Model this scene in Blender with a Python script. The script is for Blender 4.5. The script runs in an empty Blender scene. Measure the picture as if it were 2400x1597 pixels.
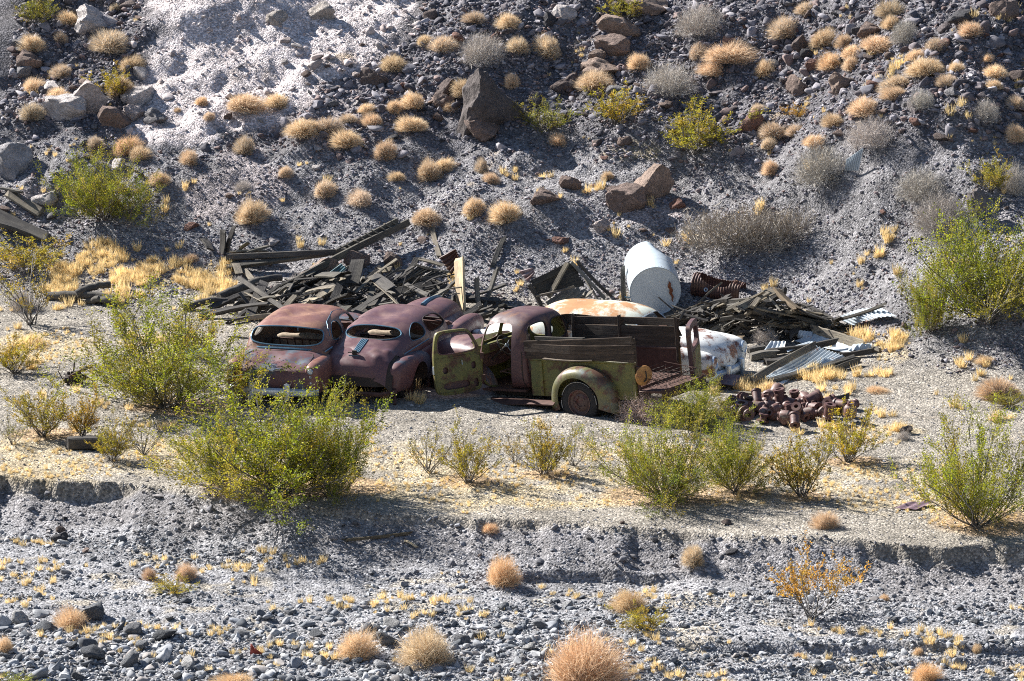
# Abandoned cars and a pickup at the foot of a stony desert slope, dry wash in front.
import bpy, bmesh, math, random
import numpy as np
from mathutils import Vector, Matrix, Euler
from mathutils.bvhtree import BVHTree

SC = bpy.context.scene
COL = SC.collection
R = math.radians

# ------------------------------------------------------------------ camera
FPX = 9375.0                       # focal length in pixels of the 2400 px wide frame
CAM_Y, CAM_Z, PITCH = -72.77, 18.14, 13.04
cam_d = bpy.data.cameras.new('camera')
cam_d.sensor_width = 36.0
cam_d.lens = 36.0 * FPX / 2400.0
cam_d.clip_start = 0.5
cam_d.clip_end = 2000.0
cam_d.dof.use_dof = True
cam_d.dof.focus_distance = 75.5
cam_d.dof.aperture_fstop = 7.0
cam = bpy.data.objects.new('camera', cam_d)
COL.objects.link(cam)
cam.location = (0, CAM_Y, CAM_Z)
cam.rotation_euler = (R(90 - PITCH), 0, 0)
SC.camera = cam

# ------------------------------------------------------------------ sky, sun, exposure
SUN_EL, SUN_AZ = 35.0, -54.0       # azimuth clockwise from +Y: the sun stands behind the slope, to the left
world = bpy.data.worlds.new('World')
SC.world = world
world.use_nodes = True
wn = world.node_tree
sky = wn.nodes.new('ShaderNodeTexSky')
sky.sky_type = 'NISHITA'
sky.sun_disc = False
sky.sun_elevation = R(SUN_EL)
sky.sun_rotation = R(SUN_AZ)
sky.altitude = 600
sky.air_density = 1.0
sky.dust_density = 0.4
bg = wn.nodes['Background']
bg.inputs['Strength'].default_value = 0.05
wn.links.new(sky.outputs['Color'], bg.inputs['Color'])
sun_d = bpy.data.lights.new('sun', 'SUN')
sun_d.energy = 5.0
sun_d.angle = R(0.5)
sun_d.color = (1.0, 0.965, 0.91)
sun = bpy.data.objects.new('sun', sun_d)
COL.objects.link(sun)
sdir = Vector((math.sin(R(SUN_AZ)) * math.cos(R(SUN_EL)), math.cos(R(SUN_AZ)) * math.cos(R(SUN_EL)), math.sin(R(SUN_EL))))
sun.rotation_euler = sdir.to_track_quat('Z', 'Y').to_euler()
SC.view_settings.view_transform = 'Standard'
SC.view_settings.look = 'None'
SC.view_settings.gamma = 1.0
SC.view_settings.exposure = 1.45
SC.render.engine = 'CYCLES'
SC.cycles.use_denoising = False
SC.cycles.filter_width = 1.05
SC.cycles.max_bounces = 6
SC.cycles.diffuse_bounces = 3
SC.cycles.transparent_max_bounces = 6

# ------------------------------------------------------------------ noise
def _hash(ix, iy, seed):
    h = (ix.astype(np.int64) * 374761393 + iy.astype(np.int64) * 668265263 + seed * 1274126177) & 0x7fffffff
    h = ((h ^ (h >> 13)) * 1274126177) & 0x7fffffff
    h = (h ^ (h >> 16)) & 0xffff
    return h / 65535.0

def vnoise(x, y, seed=0):
    x = np.asarray(x, float); y = np.asarray(y, float)
    ix = np.floor(x); iy = np.floor(y)
    fx = x - ix; fy = y - iy
    fx = fx * fx * fx * (fx * (fx * 6 - 15) + 10); fy = fy * fy * fy * (fy * (fy * 6 - 15) + 10)
    a = _hash(ix, iy, seed); b = _hash(ix + 1, iy, seed); c = _hash(ix, iy + 1, seed); d = _hash(ix + 1, iy + 1, seed)
    return (a + (b - a) * fx) * (1 - fy) + (c + (d - c) * fx) * fy

def fbm(x, y, octaves=4, seed=0):
    s = 0.0; a = 0.5; t = 0.0
    for o in range(octaves):
        s = s + a * (vnoise(x * 2 ** o + 17.3 * o, y * 2 ** o - 9.1 * o, seed + o) * 2 - 1); t += a; a *= 0.5
    return s / t

def sstep(a, b, x):
    t = np.clip((np.asarray(x, float) - a) / (b - a), 0, 1)
    return t * t * (3 - 2 * t)

# ------------------------------------------------------------------ the lie of the land
def bank_y(x):
    return np.interp(x, [-12, -8.6, -6.4, -4.3, -2.86, -.7, 1.4, 3.6, 5.7, 8.6, 12],
                     [-5.0, -5.1, -5.5, -6.35, -7.05, -7.85, -8.1, -8.6, -9.1, -9.6, -9.9]) \
        + 0.28 * fbm(x * 0.9, x * 0 + 3.1, 4, 5) + .13 * fbm(x * 3.5, x * 0 + 7.7, 3, 6)

def ground_z(x, y):
    x = np.asarray(x, float); y = np.asarray(y, float)
    foot = np.interp(x, [-40, -14, -9, -5, 0, 4, 6, 7.6, 9.5, 14, 40], [11, 10.5, 10, 9.3, 8.7, 8.1, 6.6, 4.0, 2.4, 2.0, 2.0])
    d = y - foot + 0.7 * fbm(x * .35, y * .35, 3, 1)
    k = 0.9
    rise = 0.52 * k * np.logaddexp(0, np.clip(d / k, -40, 400))
    rise = 14 * np.tanh(rise / 14)
    up = sstep(0, 4, d)
    z = rise + up * (0.55 * fbm(x * .28, y * .28, 3, 2) + 0.22 * fbm(x * .9, y * .9, 3, 3)) + up * .06 * fbm(x * 3.2, y * 3.2, 2, 4)
    z = z + 0.05 * fbm(x * .6, y * .6, 3, 7) + 0.014 * fbm(x * 4, y * 4, 2, 8)
    # bank down to the wash
    t = bank_y(x) - y
    zf = np.interp(x, [-9, -3, 3, 9], [-.56, -.53, -.48, -.45]) - 0.034 * np.clip(t - 1.2, 0, 12)
    scarp = 0.015 + 0.07 * sstep(.56, .66, vnoise(x * .8, x * 0 + 1.7, 21)) + .10 * sstep(5.0, 5.8, x) * sstep(.30, .5, vnoise(x * 1.1, x * 0 + 4.7, 22))
    scarp = scarp + .20 * sstep(-6.4, -6.8, x) * sstep(.2, .4, vnoise(x * 1.3, x * 0 + 2.7, 23))
    slope = np.interp(x, [-9, 0, 3, 9], [.27, .36, .5, .6])
    tt = np.clip(t, 0, None)
    zb = -scarp * sstep(0, .09, t) - slope * tt + .09 * fbm(x * 1.6, y * 1.6, 3, 9) * sstep(0, .5, t)
    kk = .08
    zb = kk * np.logaddexp(zb / kk, zf / kk)
    z = z + np.where(t > 0, zb, 0.0)
    wash = sstep(1.4, 2.6, t)
    z = z + wash * (0.05 * fbm(x * .8, y * 1.1, 3, 11) + .025 * fbm(x * 3.5, y * 3.5, 2, 12))
    # small water-cut steps across the wash floor
    y1 = np.interp(x, [-9, -5, 0, 3, 9], [-8.9, -9.15, -9.28, -9.4, -10.2]) + .10 * fbm(x * .8, x * 0, 3, 31) + .03 * np.sin(x * 1.7)
    h1 = np.interp(x, [-9, -6, -5, -1, -.2, .3, 2.3, 3.0, 4.4, 9], [.03, .03, .04, .045, .06, .15, .15, .05, .05, .03])
    z = z - h1 * sstep(0, .07, y1 - y) + h1 * sstep(.3, 2.2, y1 - y) * .8
    y2 = -12.95 + .05 * fbm(x * 4, x * 0, 2, 52) + .16 * fbm(x * .7, x * 0, 3, 33) - .03 * (x - 4)
    h2 = .15 * sstep(2.2, 3.0, x) * (.55 + .45 * vnoise(x * 1.3, x * 0, 51))
    z = z - h2 * sstep(0, .10, y2 - y)
    y3 = -13.75 + .12 * (x - 3) * .6 + .1 * fbm(x * .9, x * 0, 3, 35)
    z = z - .06 * sstep(2.0, 2.6, x) * sstep(0, .07, y3 - y)
    # the far bank of the wash climbs to where the photographer stands
    c = np.clip(-33.0 - y, 0, None)
    z = z + np.minimum(c * .47, 17.4)
    return z

def ray(px, py):
    u = (np.asarray(px, float) - 1200) / FPX; v = (798.5 - np.asarray(py, float)) / FPX
    p = R(PITCH)
    return u, math.cos(p) + v * math.sin(p), -math.sin(p) + v * math.cos(p)

def hit(px, py, h=0.0):
    """world point where the sight line of a photo pixel meets the ground (or h metres above it)"""
    dx, dy, dz = ray(px, py)
    lo, hi, n = 52.0, 118.0, 110
    for _ in range(3):
        t = np.linspace(lo, hi, n)
        below = CAM_Z + dz * t <= ground_z(dx * t, CAM_Y + dy * t) + h
        i = int(np.argmax(below)) if below.any() else n - 1
        lo, hi, n = t[max(i - 1, 0)], t[i], 12
    t = hi
    return Vector((float(dx * t), float(CAM_Y + dy * t), float(CAM_Z + dz * t)))

def at_y(px, py, y):
    """world point of a photo pixel at depth y"""
    dx, dy, dz = ray(px, py)
    t = (y - CAM_Y) / dy
    return Vector((float(dx * t), y, float(CAM_Z + dz * t)))

def pix(x, y, z):
    p = R(PITCH)
    Y = y - CAM_Y; Z = z - CAM_Z
    fw = Y * math.cos(p) - Z * math.sin(p); up = Y * math.sin(p) + Z * math.cos(p)
    return 1200 + FPX * x / fw, 798.5 - FPX * up / fw

def mpp(p):
    """metres per photo pixel at a point"""
    return (Vector(p) - Vector((0, CAM_Y, CAM_Z))).length / FPX

D = 1.01868                        # several placements were measured on a 2356 px wide print

# ------------------------------------------------------------------ object helpers
def mesh_np(name, V, F, smooth=False, cols=None):
    V = np.asarray(V, np.float32).reshape(-1, 3)
    me = bpy.data.meshes.new(name)
    if isinstance(F, np.ndarray):
        k = F.shape[1]
        me.vertices.add(len(V)); me.vertices.foreach_set('co', V.ravel())
        me.loops.add(F.size); me.loops.foreach_set('vertex_index', F.astype(np.int32).ravel())
        me.polygons.add(len(F))
        me.polygons.foreach_set('loop_start', np.arange(0, F.size, k, dtype=np.int32))
        me.update(calc_edges=True); me.validate()
    else:
        me.from_pydata([tuple(v) for v in V.tolist()], [], F)
    if cols is not None:
        a = me.color_attributes.new('tint', 'FLOAT_COLOR', 'POINT')
        c = np.ones((len(V), 4), np.float32); c[:, :3] = cols
        a.data.foreach_set('color', c.ravel())
    if smooth:
        me.polygons.foreach_set('use_smooth', np.ones(len(me.polygons), bool))
    me.update()
    return me

def link(name, me, mat=None, parent=None, loc=None, rot=None, scale=None):
    o = bpy.data.objects.new(name, me)
    COL.objects.link(o)
    if mat is not None and me is not None and len(me.materials) == 0:
        me.materials.append(mat)
    if parent is not None: o.parent = parent
    if loc is not None: o.location = loc
    if rot is not None: o.rotation_euler = rot
    if scale is not None: o.scale = scale
    return o

def tag(o, label=None, cat=None, group=None, kind=None):
    if label: o['label'] = label
    if cat: o['category'] = cat
    if group: o['group'] = group
    if kind: o['kind'] = kind
    return o

def empty(name, loc=(0, 0, 0), rz=0.0):
    o = bpy.data.objects.new(name, None)
    COL.objects.link(o)
    o.location = loc; o.rotation_euler = (0, 0, rz)
    o.empty_display_size = .2
    return o

# ------------------------------------------------------------------ materials
def new_mat(name, rough=.8, metal=0.0, spec=.3):
    m = bpy.data.materials.new(name)
    m.use_nodes = True
    nt = m.node_tree
    b = nt.nodes['Principled BSDF']
    b.inputs['Roughness'].default_value = rough
    b.inputs['Metallic'].default_value = metal
    b.inputs['Specular IOR Level'].default_value = spec
    return m, nt, b

class NT:
    """small node-writing helper"""
    def __init__(s, nt, coord='Object'):
        s.nt = nt; s.n = nt.nodes; s.l = nt.links
        s.tc = s.n.new('ShaderNodeTexCoord').outputs[coord]
    def mapping(s, scale, rot=(0, 0, 0)):
        m = s.n.new('ShaderNodeMapping'); m.inputs['Scale'].default_value = scale; m.inputs['Rotation'].default_value = rot
        s.l.new(s.tc, m.inputs['Vector']); return m.outputs[0]
    def noise(s, scale, detail=4, rough=.55, vec=None, dist=0.0):
        n = s.n.new('ShaderNodeTexNoise'); n.inputs['Scale'].default_value = scale; n.inputs['Detail'].default_value = detail
        n.inputs['Roughness'].default_value = rough; n.inputs['Distortion'].default_value = dist
        s.l.new(vec if vec is not None else s.tc, n.inputs['Vector']); return n.outputs['Fac']
    def voro(s, scale, out='Color', vec=None, feature='F1'):
        n = s.n.new('ShaderNodeTexVoronoi'); n.feature = feature; n.inputs['Scale'].default_value = scale
        s.l.new(vec if vec is not None else s.tc, n.inputs['Vector']); return n.outputs[out]
    def ramp(s, fac, stops, interp='LINEAR'):
        r = s.n.new('ShaderNodeValToRGB'); r.color_ramp.interpolation = interp
        e = r.color_ramp.elements
        while len(e) < len(stops): e.new(.5)
        for el, (p, c) in zip(e, stops):
            el.position = p
            el.color = (c, c, c, 1) if not hasattr(c, '__len__') else (*c, 1)
        s.l.new(fac, r.inputs['Fac']); return r.outputs['Color']
    def mix(s, fac, a, b, mode='MIX'):
        m = s.n.new('ShaderNodeMix'); m.data_type = 'RGBA'; m.blend_type = mode
        for sock, v in ((m.inputs[0], fac), (m.inputs[6], a), (m.inputs[7], b)):
            if hasattr(v, 'is_linked') or hasattr(v, 'links'): s.l.new(v, sock)
            elif hasattr(v, '__len__'): sock.default_value = (*v, 1)
            else: sock.default_value = v
        return m.outputs[2]
    def math(s, op, a, b=0.0, clamp=False):
        m = s.n.new('ShaderNodeMath'); m.operation = op; m.use_clamp = clamp
        for sock, v in ((m.inputs[0], a), (m.inputs[1], b)):
            if hasattr(v, 'links'): s.l.new(v, sock)
            else: sock.default_value = v
        return m.outputs[0]
    def attr(s, name, kind='GEOMETRY', out='Color'):
        a = s.n.new('ShaderNodeAttribute'); a.attribute_name = name; a.attribute_type = kind; return a.outputs[out]
    def objcol(s):
        return s.n.new('ShaderNodeObjectInfo').outputs['Color']
    def objrand(s):
        return s.n.new('ShaderNodeObjectInfo').outputs['Random']
    def bump(s, height, strength, dist, bsdf, prev=None):
        b = s.n.new('ShaderNodeBump'); b.inputs['Strength'].default_value = strength; b.inputs['Distance'].default_value = dist
        s.l.new(height, b.inputs['Height'])
        if prev is not None: s.l.new(prev, b.inputs['Normal'])
        s.l.new(b.outputs[0], bsdf.inputs['Normal']); return b.outputs[0]

def mat_ground():
    m, nt, b = new_mat('stony ground', .95, 0, .15)
    t = NT(nt)
    base = t.attr('tint')
    n1 = t.ramp(t.noise(3.2, 6, .65), [(.3, .72), (.7, 1.25)])
    n2 = t.ramp(t.noise(16, 5, .7), [(.28, .55), (.72, 1.4)])
    c = t.mix(1.0, base, n1, 'MULTIPLY'); c = t.mix(1.0, c, n2, 'MULTIPLY')
    c = t.mix(1.0, c, t.ramp(t.noise(.7, 5, .6, dist=.5), [(.32, .78), (.68, 1.22)]), 'MULTIPLY')
    v = t.voro(26, 'Color')
    g = t.n.new('ShaderNodeSeparateColor'); t.l.new(v, g.inputs[0])
    c = t.mix(.8, c, t.ramp(g.outputs[0], [(0, .45), (.6, .95), (1, 1.6)]), 'MULTIPLY')
    t.l.new(c, b.inputs['Base Color'])
    d1 = t.voro(26, 'Distance'); d2 = t.voro(58, 'Distance')
    p = t.bump(t.math('SUBTRACT', 1.0, d1), .7, .03, b)
    p = t.bump(t.math('SUBTRACT', 1.0, d2), .5, .014, b, p)
    t.bump(t.noise(70, 3), .4, .01, b, p)
    return m

def mat_stone(name, lo=.6, hi=1.35, attr=None):
    m, nt, b = new_mat(name, .9, 0, .2)
    t = NT(nt)
    base = t.attr('tint', 'INSTANCER') if attr else t.objcol()
    c = t.mix(1.0, base, t.ramp(t.noise(2.2, 6, .7), [(.3, lo), (.7, hi)]), 'MULTIPLY')
    c = t.mix(.6, c, t.ramp(t.noise(11, 4, .7), [(.35, .6), (.65, 1.3)]), 'MULTIPLY')
    t.l.new(c, b.inputs['Base Color'])
    if not attr:
        p = t.bump(t.noise(5, 8, .72, dist=.4), .9, .12, b)
        t.bump(t.voro(4.5, 'Distance', feature='DISTANCE_TO_EDGE'), .25, .03, b, p)
    return m

def mat_plant(name, rough=.75, trans=.25, spec=.2):
    """leaf or blade colour: per-leaf tint times the plant's own tint, a little light passing through"""
    m, nt, b = new_mat(name, rough, 0, spec)
    t = NT(nt)
    c = t.mix(1.0, t.attr('tint'), t.objcol(), 'MULTIPLY')
    t.l.new(c, b.inputs['Base Color'])
    if trans > 0:
        tr = t.n.new('ShaderNodeBsdfTranslucent'); t.l.new(c, tr.inputs['Color'])
        mx = t.n.new('ShaderNodeMixShader'); mx.inputs[0].default_value = trans
        t.l.new(b.outputs[0], mx.inputs[1]); t.l.new(tr.outputs[0], mx.inputs[2])
        t.l.new(mx.outputs[0], t.n['Material Output'].inputs['Surface'])
    return m

M_GROUND = mat_ground()
M_STONE = mat_stone('weathered stone')
M_GRAVEL = mat_stone('gravel stone', .75, 1.25, attr=True)
M_LEAF = mat_plant('creosote leaf', .6, .42, .25)
M_TWIG = mat_plant('woody twig', .8, 0.0, .3)
M_STRAW = mat_plant('dry straw', .8, .3, .2)
# ================================================================== ground
def spaced(lo, hi, step, far_lo, far_hi, n):
    core = np.arange(lo, hi + step * .5, step)
    a = lo - (lo - far_lo) * (np.linspace(0, 1, n + 1)[1:] ** 2.2)
    b = hi + (far_hi - hi) * (np.linspace(0, 1, n + 1)[1:] ** 2.2)
    return np.concatenate([a[::-1], core, b])

def blobs(PX, PY, lst):
    w = np.zeros_like(PX)
    for (cx, cy, rx, ry) in lst:
        d = ((PX - cx * D) / (rx * D)) ** 2 + ((PY - cy * D) / (ry * D)) ** 2
        w = np.maximum(w, np.clip(1.35 - d, 0, 1))
    return w

WHITE = [(640, 40, 300, 90), (520, 130, 210, 90), (430, 200, 130, 90), (760, 60, 190, 80), (370, 270, 90, 70), (600, 210, 130, 60), (520, 0, 190, 60), (900, 20, 70, 40),
         (430, 300, 80, 40), (840, 40, 110, 60), (700, 130, 150, 60), (560, 270, 90, 40)]
PALE = [(700, 260, 140, 60), (580, 430, 90, 60), (480, 450, 60, 60), (660, 180, 200, 70), (90, 470, 60, 40), (1500, 480, 80, 40), (860, 130, 60, 60), (560, 370, 60, 40)]
STRAW = [(300, 630, 130, 45), (470, 640, 100, 40), (200, 620, 110, 40), (100, 800, 170, 40), (330, 790, 80, 30), (1450, 345, 80, 30), (1950, 790, 60, 40),
         (2050, 800, 50, 40), (60, 1030, 130, 45), (420, 1050, 180, 50), (700, 1060, 260, 40), (1050, 1120, 260, 60), (1300, 1110, 280, 55), (1750, 1110, 300, 60),
         (1600, 1060, 300, 60), (2050, 1120, 260, 70), (2250, 1180, 160, 40), (150, 1080, 220, 35), (900, 1050, 150, 40), (1300, 1150, 200, 25), (2000, 1000, 140, 30),
         (1860, 860, 60, 20), (1740, 890, 60, 20)]

LITTER = [(640, 1120, 190, 36), (780, 1120, 130, 26), (1540, 1140, 180, 30), (1700, 1130, 90, 22), (2270, 1205, 150, 34), (1080, 1108, 80, 16), (1260, 1092, 80, 14), (400, 935, 130, 24), (100, 1000, 90, 16), (1850, 1142, 80, 14), (1960, 1062, 80, 14)]

def soil(PX, PY, X, Y):
    """low-frequency colour of the bare soil"""
    n = fbm(X * .7, Y * .7, 4, 41); n2 = fbm(X * 2.2, Y * 2.2, 3, 42)
    hill = np.array([.215, .207, .212]); flat = np.array([.275, .248, .212]); wash = np.array([.255, .252, .262])
    white = np.array([.53, .475, .468]); pale = np.array([.30, .265, .262]); straw = np.array([.46, .37, .22]); rubble = np.array([.13, .124, .132])
    t = bank_y(X) - Y
    ground = ground_z(X, Y)
    c = np.tile(flat, (X.size, 1)).reshape(X.shape + (3,))
    def put(w, col):
        nonlocal c
        w = np.clip(w, 0, 1)[..., None]
        c = c * (1 - w) + col * w
    put(sstep(.04, .5, ground + .12 * n) , hill)
    put(sstep(430 * D, 250 * D, PY + 60 * n) * sstep(.5, 1.5, ground), rubble)
    put(sstep(.02, .25, t) , np.array([.225, .215, .218]))
    put(sstep(.75, 1.6, t + .3 * n), wash)
    put(sstep(.15, .6, blobs(PX, PY, PALE) + .35 * n), pale)
    put(sstep(.35, .85, blobs(PX, PY, WHITE) + .38 * n + .12 * n2), white)
    s = blobs(PX, PY, STRAW)
    put(.6 * sstep(.5, 1.3, s + .65 * n + .75 * n2) * sstep(.4, 0, t), straw)
    put(.35 * sstep(.25, .6, n2 + .4 * n) * sstep(1.5, 2.0, t), straw)
    put(.8 * sstep(.2, .9, blobs(PX, PY, LITTER) + .5 * n + .3 * n2) * sstep(.5, .1, t), np.array([.37, .25, .14]))
    return c

def build_ground():
    xs = spaced(-11.5, 11.5, .055, -190, 190, 26)
    ys = spaced(-15.2, 21.0, .055, -190, 260, 30)
    X, Y = np.meshgrid(xs, ys)
    Z = ground_z(X, Y)
    nx, ny = len(xs), len(ys)
    PX, PY = pix(X, Y, Z)
    C = soil(PX, PY, X, Y)
    idx = np.arange(nx * ny).reshape(ny, nx)
    F = np.stack([idx[:-1, :-1], idx[:-1, 1:], idx[1:, 1:], idx[1:, :-1]], -1).reshape(-1, 4)
    me = mesh_np('ground', np.stack([X, Y, Z], -1), F, True, C.reshape(-1, 3))
    return tag(link('ground', me, M_GROUND), kind='structure')
build_ground()

# ------------------------------------------------------------------ stones
def rock_mesh(seed, sub=3, cuts=9, rough=.16, squash=(1, 1, 1), dmin=.38):
    """a broken stone: a sphere cut by random planes, then roughened; unit size"""
    rg = np.random.default_rng(seed)
    bm = bmesh.new()
    bmesh.ops.create_icosphere(bm, subdivisions=sub, radius=1.0)
    V = np.array([v.co[:] for v in bm.verts]); F = [[v.index for v in f.verts] for f in bm.faces]
    bm.free()
    for _ in range(cuts):
        n = rg.normal(size=3); n /= np.linalg.norm(n)
        d = rg.uniform(dmin, .8)
        s = V @ n
        over = s > d
        V[over] -= np.outer((s[over] - d) * (.93 if rough else .985), n)
    if rough > 0:
        f = rg.uniform(1.2, 2.2); o = rg.uniform(0, 50, 3)
        r = 1 + rough * (fbm(V[:, 0] * f + o[0], V[:, 1] * f + V[:, 2] * f * 1.3 + o[1], 3, seed) + .45 * fbm(V[:, 0] * 4.5 + V[:, 2] * 3 + o[2], V[:, 1] * 4.5 - V[:, 2] * 2, 2, seed + 9))
        V = V * r[:, None]
    V = V * np.array(squash)
    V /= (V.max(0) - V.min(0)).max() * .5
    return mesh_np('stone', V, np.array(F, np.int32), False)

def instancer(name, P, rot, scl, tint, idx, coll):
    """one object of countless small pieces: points that carry instances of the collection's meshes"""
    me = bpy.data.meshes.new(name)
    me.vertices.add(len(P)); me.vertices.foreach_set('co', np.asarray(P, np.float32).ravel())
    for nm, ty, dat, fld in (('rot', 'FLOAT_VECTOR', rot, 'vector'), ('scl', 'FLOAT_VECTOR', scl, 'vector'), ('tint', 'FLOAT_COLOR', np.c_[tint, np.ones(len(P))], 'color'), ('idx', 'INT', idx, 'value')):
        a = me.attributes.new(nm, ty, 'POINT')
        a.data.foreach_set(fld, np.asarray(dat, np.int32 if ty == 'INT' else np.float32).ravel())
    o = link(name, me)
    g = bpy.data.node_groups.new(name, 'GeometryNodeTree')
    g.interface.new_socket('Geometry', in_out='INPUT', socket_type='NodeSocketGeometry')
    g.interface.new_socket('Geometry', in_out='OUTPUT', socket_type='NodeSocketGeometry')
    gi = g.nodes.new('NodeGroupInput'); go = g.nodes.new('NodeGroupOutput')
    ip = g.nodes.new('GeometryNodeInstanceOnPoints'); ci = g.nodes.new('GeometryNodeCollectionInfo')
    ci.inputs['Collection'].default_value = coll; ci.inputs['Separate Children'].default_value = True; ci.inputs['Reset Children'].default_value = True
    def na(nm, ty):
        n = g.nodes.new('GeometryNodeInputNamedAttribute'); n.data_type = ty; n.inputs['Name'].default_value = nm; return n.outputs['Attribute']
    er = g.nodes.new('FunctionNodeEulerToRotation')
    L = g.links.new
    L(na('rot', 'FLOAT_VECTOR'), er.inputs[0])
    L(gi.outputs[0], ip.inputs['Points']); L(ci.outputs[0], ip.inputs['Instance']); ip.inputs['Pick Instance'].default_value = True
    L(na('idx', 'INT'), ip.inputs['Instance Index']); L(er.outputs[0], ip.inputs['Rotation']); L(na('scl', 'FLOAT_VECTOR'), ip.inputs['Scale'])
    L(ip.outputs[0], go.inputs[0])
    md = o.modifiers.new('scatter', 'NODES'); md.node_group = g
    return o

def source_collection(name, meshes, mat):
    c = bpy.data.collections.new(name)
    for i, me in enumerate(meshes):
        if not me.materials: me.materials.append(mat)
        ob = bpy.data.objects.new('%s_piece_%02d' % (name, i), me)
        c.objects.link(ob)
    return c

RG = np.random.default_rng(7)
GRAVEL_SRC = source_collection('gravel', [rock_mesh(100 + i, 2, 16, .0, (1, RG.uniform(.6, .95), RG.uniform(.4, .7)), .25) for i in range(10)], M_GRAVEL)
HILL_COLS = np.array([[.10, .10, .112], [.15, .147, .16], [.20, .193, .205], [.115, .102, .105], [.26, .25, .255], [.16, .122, .112], [.075, .073, .082], [.18, .172, .182]])
WASH_COLS = np.array([[.20, .21, .23], [.28, .29, .31], [.36, .365, .375], [.13, .14, .155], [.23, .235, .245], [.43, .43, .435], [.28, .26, .25], [.10, .105, .115]])
PALE_COLS = np.array([[.55, .48, .46], [.42, .37, .36], [.62, .56, .54], [.30, .26, .25], [.48, .40, .38]])

def build_gravel():
    P, S, T = [], [], []
    def sow(n, x0, x1, y0, y1, accept, med, sig, lo, hi, pal):
        x = RG.uniform(x0, x1, n); y = RG.uniform(y0, y1, n)
        z = ground_z(x, y)
        px, py = pix(x, y, z)
        k = RG.uniform(0, 1, n) < accept(x, y, z, px, py)
        x, y, z, px, py = x[k], y[k], z[k], px[k], py[k]
        s = np.clip(med * np.exp(RG.normal(0, sig, len(x))), lo, hi)
        w = blobs(px, py, WHITE)
        c = pal[RG.integers(0, len(pal), len(x))]
        cw = PALE_COLS[RG.integers(0, len(PALE_COLS), len(x))]
        sel = (w > .25)[:, None]
        c = np.where(sel, cw, c) * RG.uniform(.7, 1.25, (len(x), 1))
        P.append(np.c_[x, y, z + s * .06]); S.append(s); T.append(c)
    seen = lambda px, py: ((px > -250) & (px < 2650) & (py > -220) & (py < 1750)).astype(float)
    # slope gravel
    sow(115000, -11.5, 11.5, 2, 21, lambda x, y, z, px, py: seen(px, py) * sstep(.02, .35, z) * (.35 + .65 * sstep(-.3, .3, fbm(x * .9, y * .9, 3, 61))) * (1 - .8 * (blobs(px, py, WHITE) > .3)),
        .044, .40, .018, .13, HILL_COLS * np.array([1.32, 1.30, 1.36]))
    # rubble higher up
    sow(34000, -11.5, 11.5, 9, 21, lambda x, y, z, px, py: seen(px, py) * sstep(380 * D, 200 * D, py + 110 * fbm(x * .6, y * .6, 3, 64)) * (1 - .9 * (blobs(px, py, WHITE) > .3)),
        .085, .55, .04, .36, HILL_COLS * np.array([1.2, 1.17, 1.2]))
    # flat
    sow(30000, -11.5, 11.5, -9.5, 9, lambda x, y, z, px, py: seen(px, py) * (z < .3) * (bank_y(x) - y < .1) * .8, .026, .35, .012, .08, (HILL_COLS + WASH_COLS) * .62)
    # bank and wash
    sow(17000, -11.5, 11.5, -11.5, -4.5, lambda x, y, z, px, py: seen(px, py) * (bank_y(x) - y > 0) * (bank_y(x) - y < 2.2), .042, .45, .018, .18, (HILL_COLS * .6 + WASH_COLS * .5))
    sow(85000, -11.5, 11.5, -16.5, -6, lambda x, y, z, px, py: seen(px, py) * sstep(1.2, 2.0, bank_y(x) - y) * (.16 + .84 * sstep(-.12, .22, fbm(x * .22, y * 1.3, 3, 62) + .3 * sstep(-10, -12.5, y))) *
        (1 - .75 * np.exp(-((y + 9.75 + .05 * x) / .35) ** 2)),
        .038, .50, .014, .2, WASH_COLS)
    sow(8000, -11.5, 4, -16.5, -10.2, lambda x, y, z, px, py: seen(px, py) * sstep(-10.3, -12.2, y) * sstep(3.5, 0, x) * (.3 + .7 * sstep(-.1, .3, fbm(x * .5, y * .9, 3, 66))), .10, .45, .05, .3, WASH_COLS)
    P = np.concatenate(P); S = np.concatenate(S); T = np.concatenate(T)
    n = len(P)
    rot = RG.uniform(0, 6.283, (n, 3)); rot[:, :2] = RG.normal(0, .35, (n, 2))
    scl = (S * .5)[:, None] * RG.uniform(.8, 1.2, (n, 3))
    o = instancer('gravel', P, rot, scl, T, RG.integers(0, 10, n), GRAVEL_SRC)
    tag(o, 'loose grey gravel and small stones covering slope, flat and wash', 'gravel', kind='stuff')
build_gravel()
# ================================================================== shaping helpers
def catmull(K, per):
    K = np.asarray(K, float); n = len(K)
    P = np.vstack([2 * K[0] - K[1], K, 2 * K[-1] - K[-2]])
    out = []
    for i in range(n - 1):
        p0, p1, p2, p3 = P[i], P[i + 1], P[i + 2], P[i + 3]
        for t in np.linspace(0, 1, per, endpoint=False):
            out.append(.5 * (2 * p1 + (p2 - p0) * t + (2 * p0 - 5 * p1 + 4 * p2 - p3) * t * t + (3 * p1 - p0 - 3 * p2 + p3) * t ** 3))
    out.append(K[-1])
    return np.array(out)

def sgnpow(c, e): return np.sign(c) * np.abs(c) ** e

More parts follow.
